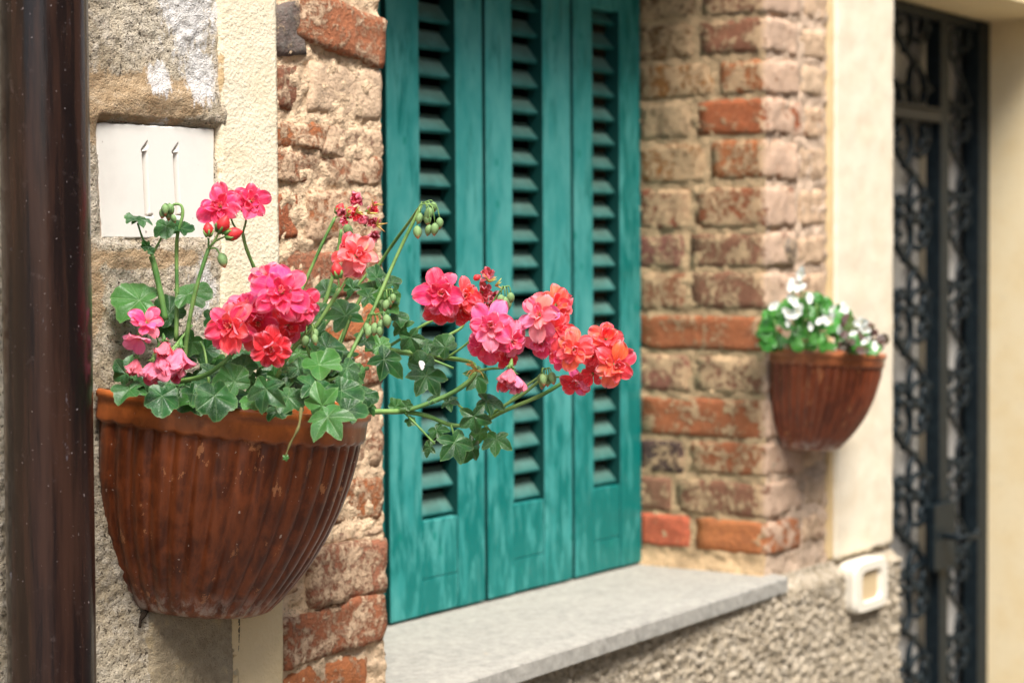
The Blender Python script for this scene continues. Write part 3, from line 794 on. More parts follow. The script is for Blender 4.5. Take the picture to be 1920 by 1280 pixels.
def frame_cam(pos, direction, tx, ty, scale):
    """orientation: normal leans from facing the viewpoint by (tx right, ty up); main axis points along 'direction' degrees in view"""
    toc = (CAM-pos).normalized(); n = (toc + rgt*tx + upv*ty).normalized()
    ax = rgt*math.cos(R(direction))+upv*math.sin(R(direction)); ax = (ax-n*ax.dot(n)).normalized(); b = n.cross(ax)
    M = Matrix(((ax.x, b.x, n.x, pos.x), (ax.y, b.y, n.y, pos.y), (ax.z, b.z, n.z, pos.z), (0, 0, 0, 1)))
    return M @ Matrix.Scale(scale, 4)
plant = thing('ivy_geranium', 'trailing ivy geranium with pink and coral double flowers in the big wall pot', 'plant', (1.68, -.09, -.17))
def leaf(u, v, rpx, dirn, tx=0, ty=.4, dep=2.15, kind='s'):
    tx += rnd.uniform(-.45, .45); ty += rnd.uniform(-.35, .55); rpx *= rnd.uniform(.78, 1.08)
    pos = at(u, v, dep); ms = {'s': star, 'r': roundl, 'c': cupl}[kind]
    return place('leaf', rnd.choice(ms), plant, frame_cam(pos, dirn, tx, ty, px(rpx, dep)))
def stem(pp, r0, r1=None, n=5, seg=8):
    """pp: list of (u, v, depth); radii in photo pixels"""
    r1 = r1 or r0; pts = catmull([at(*q) for q in pp], n)
    v, f = tube_vf(pts, lambda t: px(r0+(r1-r0)*t, 2.15)*(1+.06*math.sin(t*23)), seg)
    return child('stem', mesh('stem', v, f, m_stem), plant)

def petal_mesh(seed, curl=.35, cup=.25, ruffle=.05, wid=.42):
    rg = random.Random(seed); nt, nw = 9, 8; vs = []; pt = []; pw_ = []; pv = []; ph = rg.random()*6; sk = rg.uniform(-.12, .12)
    for j in range(nt+1):
        t = j/nt
        t = 1-(1-t)**1.35; q_ = t-.62; wdt = wid*(math.sqrt(max(0, 1-(q_/.385)**2)) if q_ > 0 else .5+.5*math.cos(math.pi*min(1, -q_/.66)))+.02
        for i in range(nw+1):
            s = i/nw*2-1
            notch = -.03*math.exp(-(s/.3)**2)*(t**8)
            x = wdt*s + sk*t*t; y = t+notch
            z = curl*(t*.55-t*t) + cup*(s*s)*wdt*t*1.2 + ruffle*t*t*math.sin(s*4.5+ph) + .5*ruffle*t*t*math.sin(s*9+ph*2)
            vs.append((x, y, z)); pt.append(t); pw_.append(max(abs(s)*(.3+.7*t), t)**2); pv += [s*wdt*2.0+seed, t, 0]
    fs = []
    for j in range(nt):
        for i in range(nw): a = j*(nw+1)+i; fs.append((a, a+1, a+nw+2, a+nw+1))
    me = mesh('petal', vs, fs, m_petal); attr_f(me, 'pt', pt); attr_f(me, 'pw', pw_)
    a = me.attributes.new('pvec', 'FLOAT_VECTOR', 'POINT'); a.data.foreach_set('vector', pv); return me
outerP = [petal_mesh(i, rnd.uniform(.30, .6), rnd.uniform(.0, .30), .10, rnd.uniform(.31, .38)) for i in range(8)]
innerP = [petal_mesh(20+i, rnd.uniform(-.35, .2), rnd.uniform(.4, .9), .09, rnd.uniform(.26, .36)) for i in range(7)]
limpP = [petal_mesh(40+i, rnd.uniform(-.5, .3), rnd.uniform(.8, 1.6), .16, rnd.uniform(.20, .30)) for i in range(5)]
PINK, HOT, CORAL, ORANGE, RED, PALE = (.88, .038, .17), (.80, .008, .10), (.88, .045, .06), (.93, .11, .045), (.78, .004, .018), (.93, .16, .33)
def calyx_mesh():
    parts = []
    v, f = tube_vf([Vector((0, 0, -.45)), Vector((0, 0, -.2)), Vector((0, 0, -.04)), Vector((0, 0, .06))], lambda t: .035+.07*(t > .3), 8); parts.append((v, f))
    for k in range(5):
        a = k*2*math.pi/5; d = Vector((math.cos(a), math.sin(a), 0))
        v, f = tube_vf([d*.05+Vector((0, 0, -.1)), d*.16+Vector((0, 0, -.02)), d*.28+Vector((0, 0, .02))], lambda t: .05*(1-t)+.006, 5); parts.append((v, f))
    V, F = merge(parts); me = mesh('calyx', V, F, m_stem)
    parts = []
    for k in range(7):
        a = k*2.4; d = Vector((math.cos(a), math.sin(a), 0))
        v, f = tube_vf([Vector((0, 0, 0)), d*.04+Vector((0, 0, .2)), d*.10+Vector((0, 0, .34+.02*k))], .011, 4); parts.append((v, f))
    V2, F2 = merge(parts); me2 = mesh('stamens', V2, F2, m_stamen)
    return me, me2
calyx, stam = calyx_mesh()
def flower(u, v, rpx, colr, tx=0, ty=0, dep=2.1, doubles=2, spin=None, c2=None, openness=1.0, limp=False, drop=0):
    pos = at(u, v, dep); s = px(rpx*.95, dep)
    n = ((CAM-pos).normalized()+rgt*tx+upv*ty).normalized()
    q = n.to_track_quat('Z', 'Y'); sp = spin if spin is not None else rnd.uniform(0, 360)
    M0 = Matrix.Translation(pos) @ q.to_matrix().to_4x4() @ Matrix.Rotation(R(sp), 4, 'Z')
    fl = place('flower', calyx, plant, M0 @ Matrix.Scale(s, 4))
    st_ = link('stamens', stam, fl)
    lay = [(6, 1.0, 84, outerP), (5, .82, 66, outerP), (5, .62, 50, innerP), (3, .42, 26, innerP)][:doubles+1 if not limp else 2]
    for li, (k, ln, op, ms) in enumerate(lay):
        for j in range(k):
            if limp: ms = limpP
            a = 360/k*j + li*36+rnd.uniform(-17, 17); o_ = (op+rnd.uniform(-20, 16))*openness
            Mx = Matrix.Rotation(R(a), 4, 'Z') @ Matrix.Translation((0, .03, .015*li)) @ Matrix.Rotation(R(90-o_), 4, 'X') @ Matrix.Rotation(R(rnd.uniform(-16, 16)), 4, 'Y') @ Matrix.Scale(ln*rnd.uniform(.76, 1.10), 4)
            p = link('petal', rnd.choice(ms), fl); p.matrix_basis = Mx
            c = colr if (c2 is None or rnd.random() < .6) else c2
            kk = rnd.uniform(.88, 1.1); p.color = (min(1, c[0]*kk), min(1, c[1]*rnd.uniform(.7, 1.45)), min(1, c[2]*rnd.uniform(.75, 1.3)), 1)
    return fl
def bud_mesh(mat, slim=.36, calyx_on=True):
    prof = [(0, .05), (.08, .2), (.25, .34), (.5, .38), (.75, .27), (.92, .12), (1.0, .02)]; vs = []; fs = []; tip = []; n = 10
    for z, r in prof:
        for k in range(n):
            a = 2*math.pi*k/n; rr = r*slim/.36*(1+.08*math.cos(5*a)); vs.append((rr*math.cos(a), rr*math.sin(a), z)); tip.append(z)
    for j in range(len(prof)-1):
        for k in range(n): fs.append((j*n+k, j*n+(k+1) % n, (j+1)*n+(k+1) % n, (j+1)*n+k))
    me = mesh('bud', vs, fs, mat); attr_f(me, 'tip', tip); return me
bud_r, bud_g = bud_mesh(m_bud, .36), bud_mesh(m_gbud, .30)
sep_v, sep_f = merge([tube_vf([Vector((math.cos(a)*.14, math.sin(a)*.14, -.03)), Vector((math.cos(a)*.36, math.sin(a)*.36, .28)), Vector((math.cos(a)*.34, math.sin(a)*.34, .62))], lambda t: .13*(1-t)+.01, 5) for a in (0, 1.26, 2.51, 3.77, 5.03)])
sepal = mesh('sepal', sep_v, sep_f, m_stem)
def bud(u, v, lpx, dirn, dep=2.1, red=False, sep=True):
    pos = at(u, v, dep); d = (rgt*math.cos(R(dirn))+upv*math.sin(R(dirn))+(CAM-pos).normalized()*rnd.uniform(-.3, .3)).normalized()
    M0 = Matrix.Translation(pos) @ d.to_track_quat('Z', 'Y').to_matrix().to_4x4() @ Matrix.Scale(px(lpx, dep), 4)
    b = place('bud', bud_r if red else bud_g, plant, M0)
    if red and sep: link('sepals', sepal, b)
    return b
def bud_cluster(u, v, n, lpx, dep, base=-90, spread=50, stalk=16):
    for k in range(n):
        a = base+(k-(n-1)/2)*spread/max(1, n-1)*1.6+rnd.uniform(-8, 8); L = stalk*rnd.uniform(.7, 1.3)
        du, dv = math.cos(R(a))*L, -math.sin(R(a))*L
        dd = dep+rnd.uniform(-.012, .012)
        stem([(u, v, dep), (u+du*.75, v+dv*.25-4, dd), (u+du, v+dv, dd)], 1.3, 1.1, 3, 5)
        bud(u+du, v+dv, lpx*rnd.uniform(.85, 1.15), -90+rnd.uniform(-18, 18), dd)

# --- stems
ST = [
 ([(650, 776, 2.10), (690, 772, 2.10), (757, 771, 2.12)], 5.4, 5), ([(757, 771, 2.12), (800, 757, 2.12), (850, 735, 2.12), (882, 712, 2.12), (892, 697, 2.12)], 4.2, 4.6),
 ([(757, 771, 2.12), (800, 779, 2.13), (850, 797, 2.14), (905, 792, 2.15)], 4.6, 3.6), ([(757, 772, 2.12), (785, 800, 2.11), (815, 832, 2.11)], 2, 2),
 ([(905, 790, 2.15), (930, 770, 2.14), (985, 735, 2.14), (1022, 704, 2.14)], 3.4, 3), ([(905, 792, 2.15), (950, 768, 2.13), (1020, 738, 2.12), (1084, 698, 2.12)], 3.8, 3.6),
 ([(935, 772, 2.15), (985, 725, 2.15), (1020, 700, 2.15)], 2.4, 2.2), ([(1022, 706, 2.14), (1060, 706, 2.13), (1090, 698, 2.12), (1125, 688, 2.12)], 1.8, 1.6),
 ([(700, 650, 2.18), (760, 660, 2.19), (820, 668, 2.19), (880, 678, 2.15), (892, 690, 2.12)], 5, 3.6), ([(720, 660, 2.2), (790, 668, 2.21), (850, 690, 2.2)], 3, 2.4),
 ([(720, 655, 2.18), (760, 630, 2.2), (800, 606, 2.2), (838, 590, 2.2)], 3.2, 2.6), ([(730, 665, 2.2), (790, 650, 2.2), (860, 618, 2.2), (870, 600, 2.2)], 3, 2.6),
 ([(896, 695, 2.12), (920, 691, 2.11), (945, 690, 2.11)], 2.6, 2.2), ([(830, 675, 2.18), (868, 650, 2.17), (895, 625, 2.16)], 2.4, 2),
 ([(640, 700, 2.10), (665, 648, 2.11), (700, 580, 2.13), (745, 478, 2.15), (790, 385, 2.15)], 4.2, 3), ([(610, 700, 2.2), (660, 590, 2.24), (715, 490, 2.24), (770, 412, 2.2), (790, 384, 2.16)], 4, 2.6),
 ([(520, 705, 2.10), (548, 655, 2.08), (596, 606, 2.08), (638, 540, 2.08)], 4.4, 3.8), ([(550, 580, 2.17), (576, 520, 2.18), (605, 455, 2.18), (628, 408, 2.18)], 3.4, 2.8),
 ([(345, 690, 2.10), (352, 620, 2.09), (368, 540, 2.08), (391, 466, 2.08)], 4.4, 3.6), ([(391, 466, 2.08), (403, 450, 2.08), (412, 432, 2.08)], 2.2, 2), ([(391, 466, 2.08), (391, 446, 2.08)], 2, 2),
 ([(391, 466, 2.08), (405, 452, 2.07), (425, 442, 2.07)], 2, 1.6), ([(392, 466, 2.08), (405, 466, 2.07), (414, 480, 2.07)], 2, 1.5),
 ([(500, 560, 2.16), (478, 506, 2.15), (462, 466, 2.14), (455, 437, 2.14)], 3.6, 3.2), ([(455, 437, 2.14), (460, 420, 2.14), (462, 405, 2.13)], 2.2, 2), ([(455, 437, 2.14), (440, 425, 2.14), (430, 400, 2.13)], 2, 1.8),
 ([(330, 640, 2.14), (332, 560, 2.14), (331, 480, 2.14), (333, 440, 2.13), (342, 405, 2.13), (340, 386, 2.13), (328, 383, 2.13), (320, 390, 2.13)], 4.2, 2.2),
 ([(310, 600, 2.14), (302, 555, 2.14), (290, 500, 2.14), (284, 480, 2.14)], 6, 5.4), ([(284, 480, 2.14), (294, 462, 2.14), (306, 440, 2.14), (312, 426, 2.14)], 2.6, 2), ([(284, 478, 2.14), (268, 448, 2.14), (258, 418, 2.14)], 2.2, 1.8),
 ([(330, 716, 2.10), (380, 705, 2.07), (415, 683, 2.05), (440, 658, 2.05)], 4.4, 4.2), ([(636, 540, 2.08), (634, 522, 2.08), (633, 512, 2.08)], 1.8, 1.6), ([(638, 542, 2.08), (650, 522, 2.08), (662, 500, 2.08)], 2, 1.8),
 ([(640, 640, 2.14), (658, 592, 2.12)], 4, 3.4), ([(590, 600, 2.2), (612, 560, 2.2), (632, 480, 2.2), (640, 430, 2.2)], 4.5, 3), ([(600, 620, 2.22), (650, 560, 2.23), (700, 500, 2.23)], 3.4, 2.6),
 ([(590, 690, 2.09), (572, 640, 2.08), (573, 622, 2.08), (580, 612, 2.08)], 3, 1.8), ([(690, 600, 2.1), (700, 586, 2.1), (705, 600, 2.1)], 2, 1.6),
 ([(640, 395, 2.18), (650, 410, 2.18), (655, 430, 2.18)], 1.4, 1.2), ([(628, 408, 2.18), (645, 400, 2.18), (668, 395, 2.18), (685, 405, 2.18)], 1.6, 1.3),
 ([(392, 720, 2.12), (384, 660, 2.13), (375, 640, 2.13)], 2.6, 2), ([(300, 650, 2.09), (290, 625, 2.08), (275, 610, 2.07)], 1.8, 1.4), ([(335, 640, 2.09), (322, 660, 2.08), (310, 668, 2.07)], 2.2, 1.6),
 ([(360, 610, 2.12), (335, 640, 2.10), (322, 655, 2.09)], 2.4, 2), ([(655, 600, 2.12), (640, 640, 2.12), (625, 690, 2.12)], 2.6, 2.4),
 ([(690, 690, 2.18), (655, 700, 2.16), (610, 715, 2.14)], 4, 4), ([(905, 792, 2.15), (918, 806, 2.13), (930, 820, 2.11)], 2.2, 1.8), ([(845, 795, 2.14), (850, 812, 2.12), (852, 826, 2.10)], 2.2, 1.8), ([(860, 760, 2.15), (878, 772, 2.13), (888, 780, 2.10)], 2, 1.8),
 ([(790, 665, 2.2), (784, 690, 2.18), (797, 703, 2.15)], 2, 1.8), ([(815, 668, 2.19), (826, 660, 2.17), (835, 652, 2.15)], 2, 1.6),
]
for pp, a, b in ST: stem(pp, a, b)

# --- leaves seen one by one
LV = [  # u, v, radius, direction, tx, ty, depth, kind
 (262, 563, 60, 176, -.2, 1.0, 2.14, 'r'), (352, 552, 50, 20, .2, .9, 2.14, 'r'), (318, 588, 44, 120, .1, .5, 2.16, 'r'), (306, 606, 34, -60, -.3, .2, 2.17, 'r'),
 (311, 424, 31, -80, 0, .9, 2.13, 'r'), (256, 410, 30, 170, 0, 2.0, 2.13, 'r'), (262, 412, 24, -10, .3, 1.8, 2.13, 's'), (340, 428, 22, -10, .6, 1.2, 2.13, 'c'), (275, 462, 14, 120, .2, .2, 2.13, 'c'), (280, 470, 12, 30, .2, .4, 2.13, 'c'),
 (304, 742, 50, -95, .1, .75, 2.02, 'r'), (243, 730, 42, 175, -.2, 1.0, 2.05, 'r'), (236, 700, 38, 140, -.6, .3, 2.12, 's'), (278, 716, 34, 60, -.3, .2, 2.1, 'r'),
 (362, 738, 40, -50, .3, .8, 2.03, 'c'), (402, 742, 46, -85, .1, .5, 2.02, 'r'), (440, 716, 40, 120, -.1, .4, 2.05, 'r'), (398, 702, 40, 60, .1, .6, 2.08, 's'), (455, 690, 42, 80, .0, 1.0, 2.08, 'r'),
 (499, 729, 54, -100, -.1, .35, 2.0, 's'), (540, 745, 40, -60, .2, .5, 2.03, 'r'), (548, 700, 40, 30, .2, .4, 2.06, 's'), (474, 752, 34, -110, -.2, .9, 2.02, 'c'), (560, 662, 36, 100, .0, .4, 2.12, 's'), (520, 770, 30, -70, .1, 1.3, 2.02, 'r'),
 (648, 592, 58, 110, -.1, .35, 2.13, 's'), (600, 585, 36, 160, -.4, .6, 2.15, 'r'), (585, 632, 40, 60, .2, .4, 2.12, 's'), (612, 652, 42, 20, .2, .7, 2.10, 'r'), (684, 640, 34, 70, .4, .3, 2.12, 'r'),
 (584, 723, 56, 15, .1, .6, 2.02, 's'), (598, 684, 48, -35, .3, .7, 2.05, 'c'), (650, 690, 42, -60, .4, .5, 2.06, 's'), (560, 690, 30, 160, -.3, .4, 2.05, 's'), (640, 732, 46, -40, .5, .4, 2.03, 'c'),
 (614, 782, 56, -62, .1, .55, 1.98, 's'), (652, 768, 42, -20, .5, .5, 2.0, 'c'), (604, 760, 42, 110, -.5, .2, 2.0, 's'), (680, 740, 34, 0, .8, .3, 2.06, 'r'), (690, 762, 28, 20, .8, .5, 2.08, 's'), (668, 704, 34, 40, .8, .2, 2.08, 'r'),
 (720, 674, 48, -40, .2, .8, 2.12, 's'), (712, 648, 34, 120, .2, .3, 2.14, 'r'), (690, 556, 36, 20, .3, .8, 2.17, 's'), (706, 520, 30, 60, .5, .5, 2.2, 'r'), (718, 568, 36, 30, .5, .4, 2.16, 'c'), (734, 550, 22, -20, .5, .8, 2.16, 'c'),
 (700, 545, 34, 150, .0, .7, 2.2, 'r'), (612, 545, 30, 100, -.3, .5, 2.22, 'r'), (742, 592, 34, 10, .4, .7, 2.17, 'r'), (735, 530, 26, 80, .4, .4, 2.2, 'r'), (660, 540, 28, 120, 0, .6, 2.22, 's'),
 (770, 632, 38, -70, .2, .4, 2.17, 's'), (757, 612, 30, 150, .0, .7, 2.18, 's'), (800, 645, 26, -40, .5, .3, 2.18, 's'), (835, 651, 31, 135, .1, .4, 2.15, 'r'),
 (798, 705, 48, -60, .0, .55, 2.13, 's'), (790, 688, 34, 100, -.2, .1, 2.14, 'r'), (888, 780, 47, -80, .1, .15, 2.08, 's'), (852, 829, 46, -70, -.1, .4, 2.08, 's'), (882, 838, 34, -40, .5, .2, 2.12, 's'), (931, 823, 44, -90, .1, .1, 2.09, 's'),
 (912, 752, 36, -15, .3, .9, 2.11, 's'), (840, 754, 30, -20, -.2, .7, 2.13, 's'), (893, 706, 38, -70, .3, .3, 2.2, 's'), (818, 806, 30, -60, -.5, .4, 2.13, 's'), (900, 810, 28, -100, .1, -.2, 2.15, 's'), (806, 838, 22, 180, -.5, .4, 2.12, 's'),
 (742, 762, 18, 120, 0, .4, 2.12, 'c'), (762, 762, 14, 70, .1, .4, 2.11, 'c'), (812, 748, 18, 170, .2, .8, 2.12, 's'), (768, 788, 16, -40, .2, .2, 2.12, 'c'), (780, 660, 24, -120, 0, .0, 2.2, 's'),
 (360, 640, 34, -120, 0, .2, 2.16, 'r'), (395, 600, 36, 0, .3, .5, 2.18, 'r'), (345, 668, 30, -60, 0, .3, 2.17, 'r'), (385, 655, 30, -20, .3, .2, 2.17, 'r'),
]
for q in LV: leaf(*q)
# --- the dense mass over the soil
for k in range(95):
    t = rnd.random(); u = 250+t*440; 
    top = 640+30*math.sin(t*9)-(35 if u > 540 else -35 if u < 420 else 0)
    v = rnd.uniform(top, 752+12*t); dep = 2.22-.0010*(v-640)+rnd.uniform(-.03, .06)
    leaf(u, v, rnd.uniform(24, 44), rnd.uniform(0, 360) if rnd.random() < .4 else rnd.uniform(-140, -30), rnd.uniform(-1.0, 1.0), rnd.uniform(.0, 2.2), dep, rnd.choice('srrcc'))

# --- flowers
flower(414, 388, 47, HOT, -.15, .25, 2.08, 3, c2=PINK); flower(470, 378, 40, PINK, .35, .3, 2.12, 2, c2=HOT)
flower(448, 376, 34, PINK, .1, .9, 2.14, 1)
flower(527, 548, 62, PINK, .05, .25, 2.03, 3, c2=HOT); flower(432, 612, 62, CORAL, -.25, .10, 2.04, 3, c2=HOT); flower(464, 574, 46, PALE, -.05, .8, 2.08, 2, c2=PINK)
flower(484, 606, 56, RED, .0, -.1, 2.08, 2, c2=HOT); flower(508, 652, 46, RED, .1, -.25, 2.03, 3); flower(566, 574, 42, HOT, .7, .1, 2.06, 2, c2=PINK); flower(540, 610, 44, RED, .4, -.3, 2.08, 2, c2=HOT); flower(500, 520, 40, PINK, -.3, .8, 2.06, 2, c2=PALE)
flower(668, 480, 46, CORAL, .25, .35, 2.08, 3, c2=(.92, .22, .20)); flower(655, 472, 36, CORAL, -.5, .1, 2.10, 2)
flower(828, 552, 52, HOT, -.15, .15, 2.08, 3, c2=PINK); flower(826, 578, 40, RED, -.1, -.5, 2.11, 1, c2=HOT); flower(870, 556, 42, CORAL, .3, .2, 2.10, 3, c2=ORANGE); flower(872, 582, 34, RED, .2, -.4, 2.12, 2)
flower(922, 612, 54, PALE, -.1, .25, 2.06, 3, c2=PINK); flower(960, 640, 40, PALE, .5, .0, 2.07, 3, c2=PINK); flower(908, 650, 40, PINK, -.2, -.4, 2.09, 2, c2=HOT); flower(950, 664, 34, HOT, .3, -.6, 2.10, 3, c2=RED)
flower(1012, 592, 50, (.90, .20, .24), -.15, .35, 2.07, 3, c2=PALE); flower(1042, 572, 42, ORANGE, .5, .4, 2.11, 2, c2=CORAL); flower(1018, 640, 40, HOT, -.2, -.3, 2.09, 3, c2=PALE); flower(1040, 618, 42, CORAL, .4, .1, 2.10, 2)
flower(1076, 655, 44, ORANGE, .0, .2, 2.06, 3, c2=CORAL); flower(1052, 668, 34, PINK, -.4, -.2, 2.08, 2, c2=CORAL); flower(1082, 716, 34, RED, -.1, -.6, 2.10, 2, c2=PALE)
flower(1136, 636, 42, ORANGE, .1, .4, 2.07, 2, c2=CORAL); flower(1152, 684, 44, ORANGE, .3, -.1, 2.05, 3, c2=CORAL); flower(1112, 668, 30, CORAL, -.2, -.1, 2.09, 2); flower(1112, 700, 26, RED, -.6, -.3, 2.09, 1)
# fading ones, petals closing and hanging
flower(275, 606, 40, PALE, .3, .6, 2.05, 1, c2=PINK, openness=.75); flower(262, 628, 36, PALE, -.4, -1.2, 2.05, 0, openness=.5)
for (u, v, r_, c_, a) in ((300, 662, 54, HOT, -90), (322, 668, 50, HOT, -80), (256, 672, 36, RED, -95), (286, 678, 44, HOT, -105), (338, 652, 46, PINK, -86), (308, 640, 40, RED, -85), (957, 690, 46, HOT, -90), (964, 702, 38, PINK, -82)):
    flower(u, v, r_, tuple(.9*q for q in c_), rnd.uniform(-.6, .6), -2.2, 2.06, 2, c2=RED if c_ != PINK else PALE, openness=.42, limp=True)
for (u, v, r_) in ((690, 395, 22), (676, 372, 24), (700, 440, 24), (640, 392, 18), (684, 420, 24), (702, 418, 20), (914, 522, 22), (905, 548, 22), (930, 556, 20), (918, 572, 24), (932, 580, 18), (640, 412, 14), (312, 640, 20), (666, 402, 18)):
    flower(u, v, r_, rnd.choice([RED, HOT, (.6, .03, .05)]), rnd.uniform(-1, 1), rnd.uniform(-.6, 1), 2.12, 1, openness=rnd.uniform(.35, .8), limp=True)
# papery yellow calyx
for k in range(9):
    a = rnd.uniform(100, 330); L = rnd.uniform(14, 26)
    pts = catmull([at(893, 694, 2.10), at(893+math.cos(R(a))*L*.6, 690-math.sin(R(a))*L*.6, 2.095), at(893+math.cos(R(a))*L, 690-math.sin(R(a))*L+5, 2.09)], 3)
    v, f = tube_vf(pts, lambda t: px(2.2*(1-t)+.5, 2.1), 6); child('dry_calyx', mesh('dry_calyx', v, f, m_yel), plant)
for (u, v) in ((690, 400), (706, 422), (668, 398), (917, 528), (930, 535), (700, 385), (652, 405)):
    for k in range(3):
        a = rnd.uniform(-40, 130); L = rnd.uniform(12, 22)
        v_, f_ = tube_vf(catmull([at(u, v, 2.11), at(u+math.cos(R(a))*L*.5, v-math.sin(R(a))*L*.5, 2.1), at(u+math.cos(R(a))*L, v-math.sin(R(a))*L, 2.1)], 3), lambda t: px(2.0*(1-t)+.4, 2.1), 5)
        child('dry_calyx', mesh('dry_calyx', v_, f_, m_yel), plant)
# buds
bud(391, 442, 26, 95, 2.07, True); bud(412, 434, 34, 65, 2.06, True); bud(424, 442, 32, 15, 2.06, True); bud(414, 474, 30, -75, 2.07, False)
bud(634, 520, 30, 100, 2.06, True); bud(646, 402, 28, 20, 2.15, True, True); bud(632, 400, 22, 60, 2.15, True); bud(648, 420, 28, -70, 2.14); bud(888, 524, 16, 30, 2.1, True, False)
bud_cluster(794, 380, 4, 23, 2.12, -50, 70, 20); bud_cluster(795, 382, 4, 23, 2.11, -68, 40, 42); bud_cluster(700, 590, 6, 24, 2.09, -65, 80, 20); bud_cluster(577, 610, 3, 24, 2.07, -60, 50, 16)
bud_cluster(1022, 692, 6, 22, 2.10, -85, 70, 12); bud_cluster(944, 538, 4, 26, 2.09, -70, 40, 16); bud_cluster(322, 388, 6, 20, 2.12, -160, 90, 12); bud_cluster(722, 545, 4, 20, 2.15, -60, 60, 14)
stem([(915, 590, 2.1), (928, 560, 2.1), (944, 538, 2.09)], 2, 1.6)
# a dried shoot hanging over the rim
v, f = tube_vf(catmull([at(565, 765, 1.99), at(560, 800, 1.975), at(545, 830, 1.975), at(535, 856, 1.975)], 5), lambda t: px(3.2-1.6*t, 2)*(1+.3*math.sin(t*20)), 6)
M = Mat('dry_shoot', .8, .2); m_dry = M.done((.13, .12, .045)); child('dry_shoot', mesh('dry_shoot', v, f, m_dry), plant)
leaf(536, 856, 10, -80, 0, 0, 1.972, 's')
# a white dropping dried on one leaf of the trailing branch
M = Mat('white_dropping', .6, .3); m_drop = M.done(M.mix(M.step(M.noise(M.world(), 500, 2), .62, .68), (.80, .80, .77), (.05, .05, .04)))
for (u, v, a_, b_, dn) in ((791, 684, 5.5, 9, 100),):
    vs = [(0, 0, .25)]; fs = []
    for j, (q, h) in enumerate(((.45, .2), (.8, .1), (1, 0))):
        for k in range(14):
            t = 2*math.pi*k/14; w_ = 1+.12*math.sin(3*t+u); vs.append((q*w_*math.cos(t), q*w_*math.sin(t)*a_/b_, h))
    fs = [(0, 1+k, 1+(k+1) % 14) for k in range(14)]+[(1+j*14+k, 15+j*14+k, 15+j*14+(k+1) % 14, 1+j*14+(k+1) % 14) for j in range(2) for k in range(14)]
    place('dropping', mesh('dropping', vs, fs, m_drop), plant, frame_cam(at(u, v, 2.10), dn, 0, .2, px(b_, 2.1)))
# ------------------------------------------------------------------ white begonias in the far pot
bw = thing('white_begonia', 'bushy green plant with small white flowers in the far wall pot', 'plant', tuple(PM2.translation+Vector((-.02, -.06, 0))))
bz = thing('bronze_begonia', 'dark bronze-leaved plant with pale flowers at the right side of the far wall pot', 'plant', tuple(PM2.translation+Vector((.06, -.06, 0))))
def wpetal():
    vs = []; fs = []; n = 10
    vs.append((0, 0, 0))
    for k in range(n):
        a = 2*math.pi*k/n; vs.append((.42*math.cos(a), .5+.5*math.sin(a), .12*math.cos(2*a)))
    vs[0] = (0, .5, -.08)
    for k in range(n): fs.append((0, 1+k, 1+(k+1) % n))
    return mesh('petal', vs, fs, m_white)
wp = wpetal(); wcen = mesh('flower_centre', *tube_vf([Vector((0, 0, -.5)), Vector((0, 0, 0)), Vector((0, 0, .12))], .1, 6), m_yel)
def wflower(par, u, v, r_, dep):
    pos = at(u, v, dep); n = ((CAM-pos).normalized()+rgt*rnd.uniform(-.5, .5)+upv*rnd.uniform(-.1, .8)).normalized()
    fl = place('flower', wcen, par, Matrix.Translation(pos) @ n.to_track_quat('Z', 'Y').to_matrix().to_4x4() @ Matrix.Rotation(rnd.random()*6, 4, 'Z') @ Matrix.Scale(px(r_, dep), 4))
    for k in range(4):
        p = link('petal', wp, fl); p.matrix_basis = Matrix.Rotation(R(90*k+rnd.uniform(-8, 8)), 4, 'Z') @ Matrix.Rotation(R(rnd.uniform(5, 35)), 4, 'X') @ Matrix.Scale(1 if k % 2 else .65, 4)
for k in range(120):
    t = rnd.random(); u = 1428+t*215; h = 100*math.sin(math.pi*min(1, t*.85+.18))**.8
    v = 655-rnd.random()*h; dep = 3.40+rnd.uniform(-.09, .10)
    if k < 4: u, v = 1425+rnd.random()*14, 615+rnd.random()*25
    place('leaf', rnd.choice(begl), bw, frame_cam(at(u, v, dep), rnd.uniform(0, 360), rnd.uniform(-.6, .6), rnd.uniform(.0, 1.0), px(rnd.uniform(11, 19), dep)))
for k in range(36):
    t = rnd.random(); u = 1572+t*92; v = 655-rnd.random()*(60-25*t); dep = 3.38+rnd.uniform(-.08, .06)
    if k in (0, 1): u, v = 1588, 602
    place('leaf', rnd.choice(brol), bz, frame_cam(at(u, v, dep if k > 1 else 3.28), rnd.uniform(0, 360), rnd.uniform(-.6, .6), rnd.uniform(.0, 1.0), px(rnd.uniform(11, 20), dep)))
for (u, v, r_) in ((1502, 514, 15), (1484, 535, 15), (1500, 540, 14), (1487, 565, 17), (1496, 585, 17), (1478, 588, 15), (1450, 575, 13), (1518, 560, 13), (1540, 602, 14), (1556, 598, 15), (1583, 580, 15), (1560, 578, 9), (1478, 605, 9), (1520, 612, 9), (1575, 618, 10)): wflower(bw, u, v, r_, 3.30)
for (u, v, r_) in ((1615, 604, 16), (1622, 618, 13), (1640, 650, 12), (1625, 640, 12), (1600, 625, 9)): wflower(bz, u, v, r_, 3.27)
for (us, vs_) in ((1500, 520), (1486, 540), (1510, 548), (1452, 600), (1530, 570)):
    v, f = tube_vf(catmull([at(us, vs_, 3.31), at(us+4, vs_+40, 3.33), at(us+10, 655, 3.38)], 4), px(2.2, 3.3), 6); child('stem', mesh('stem', v, f, m_stem), bw)

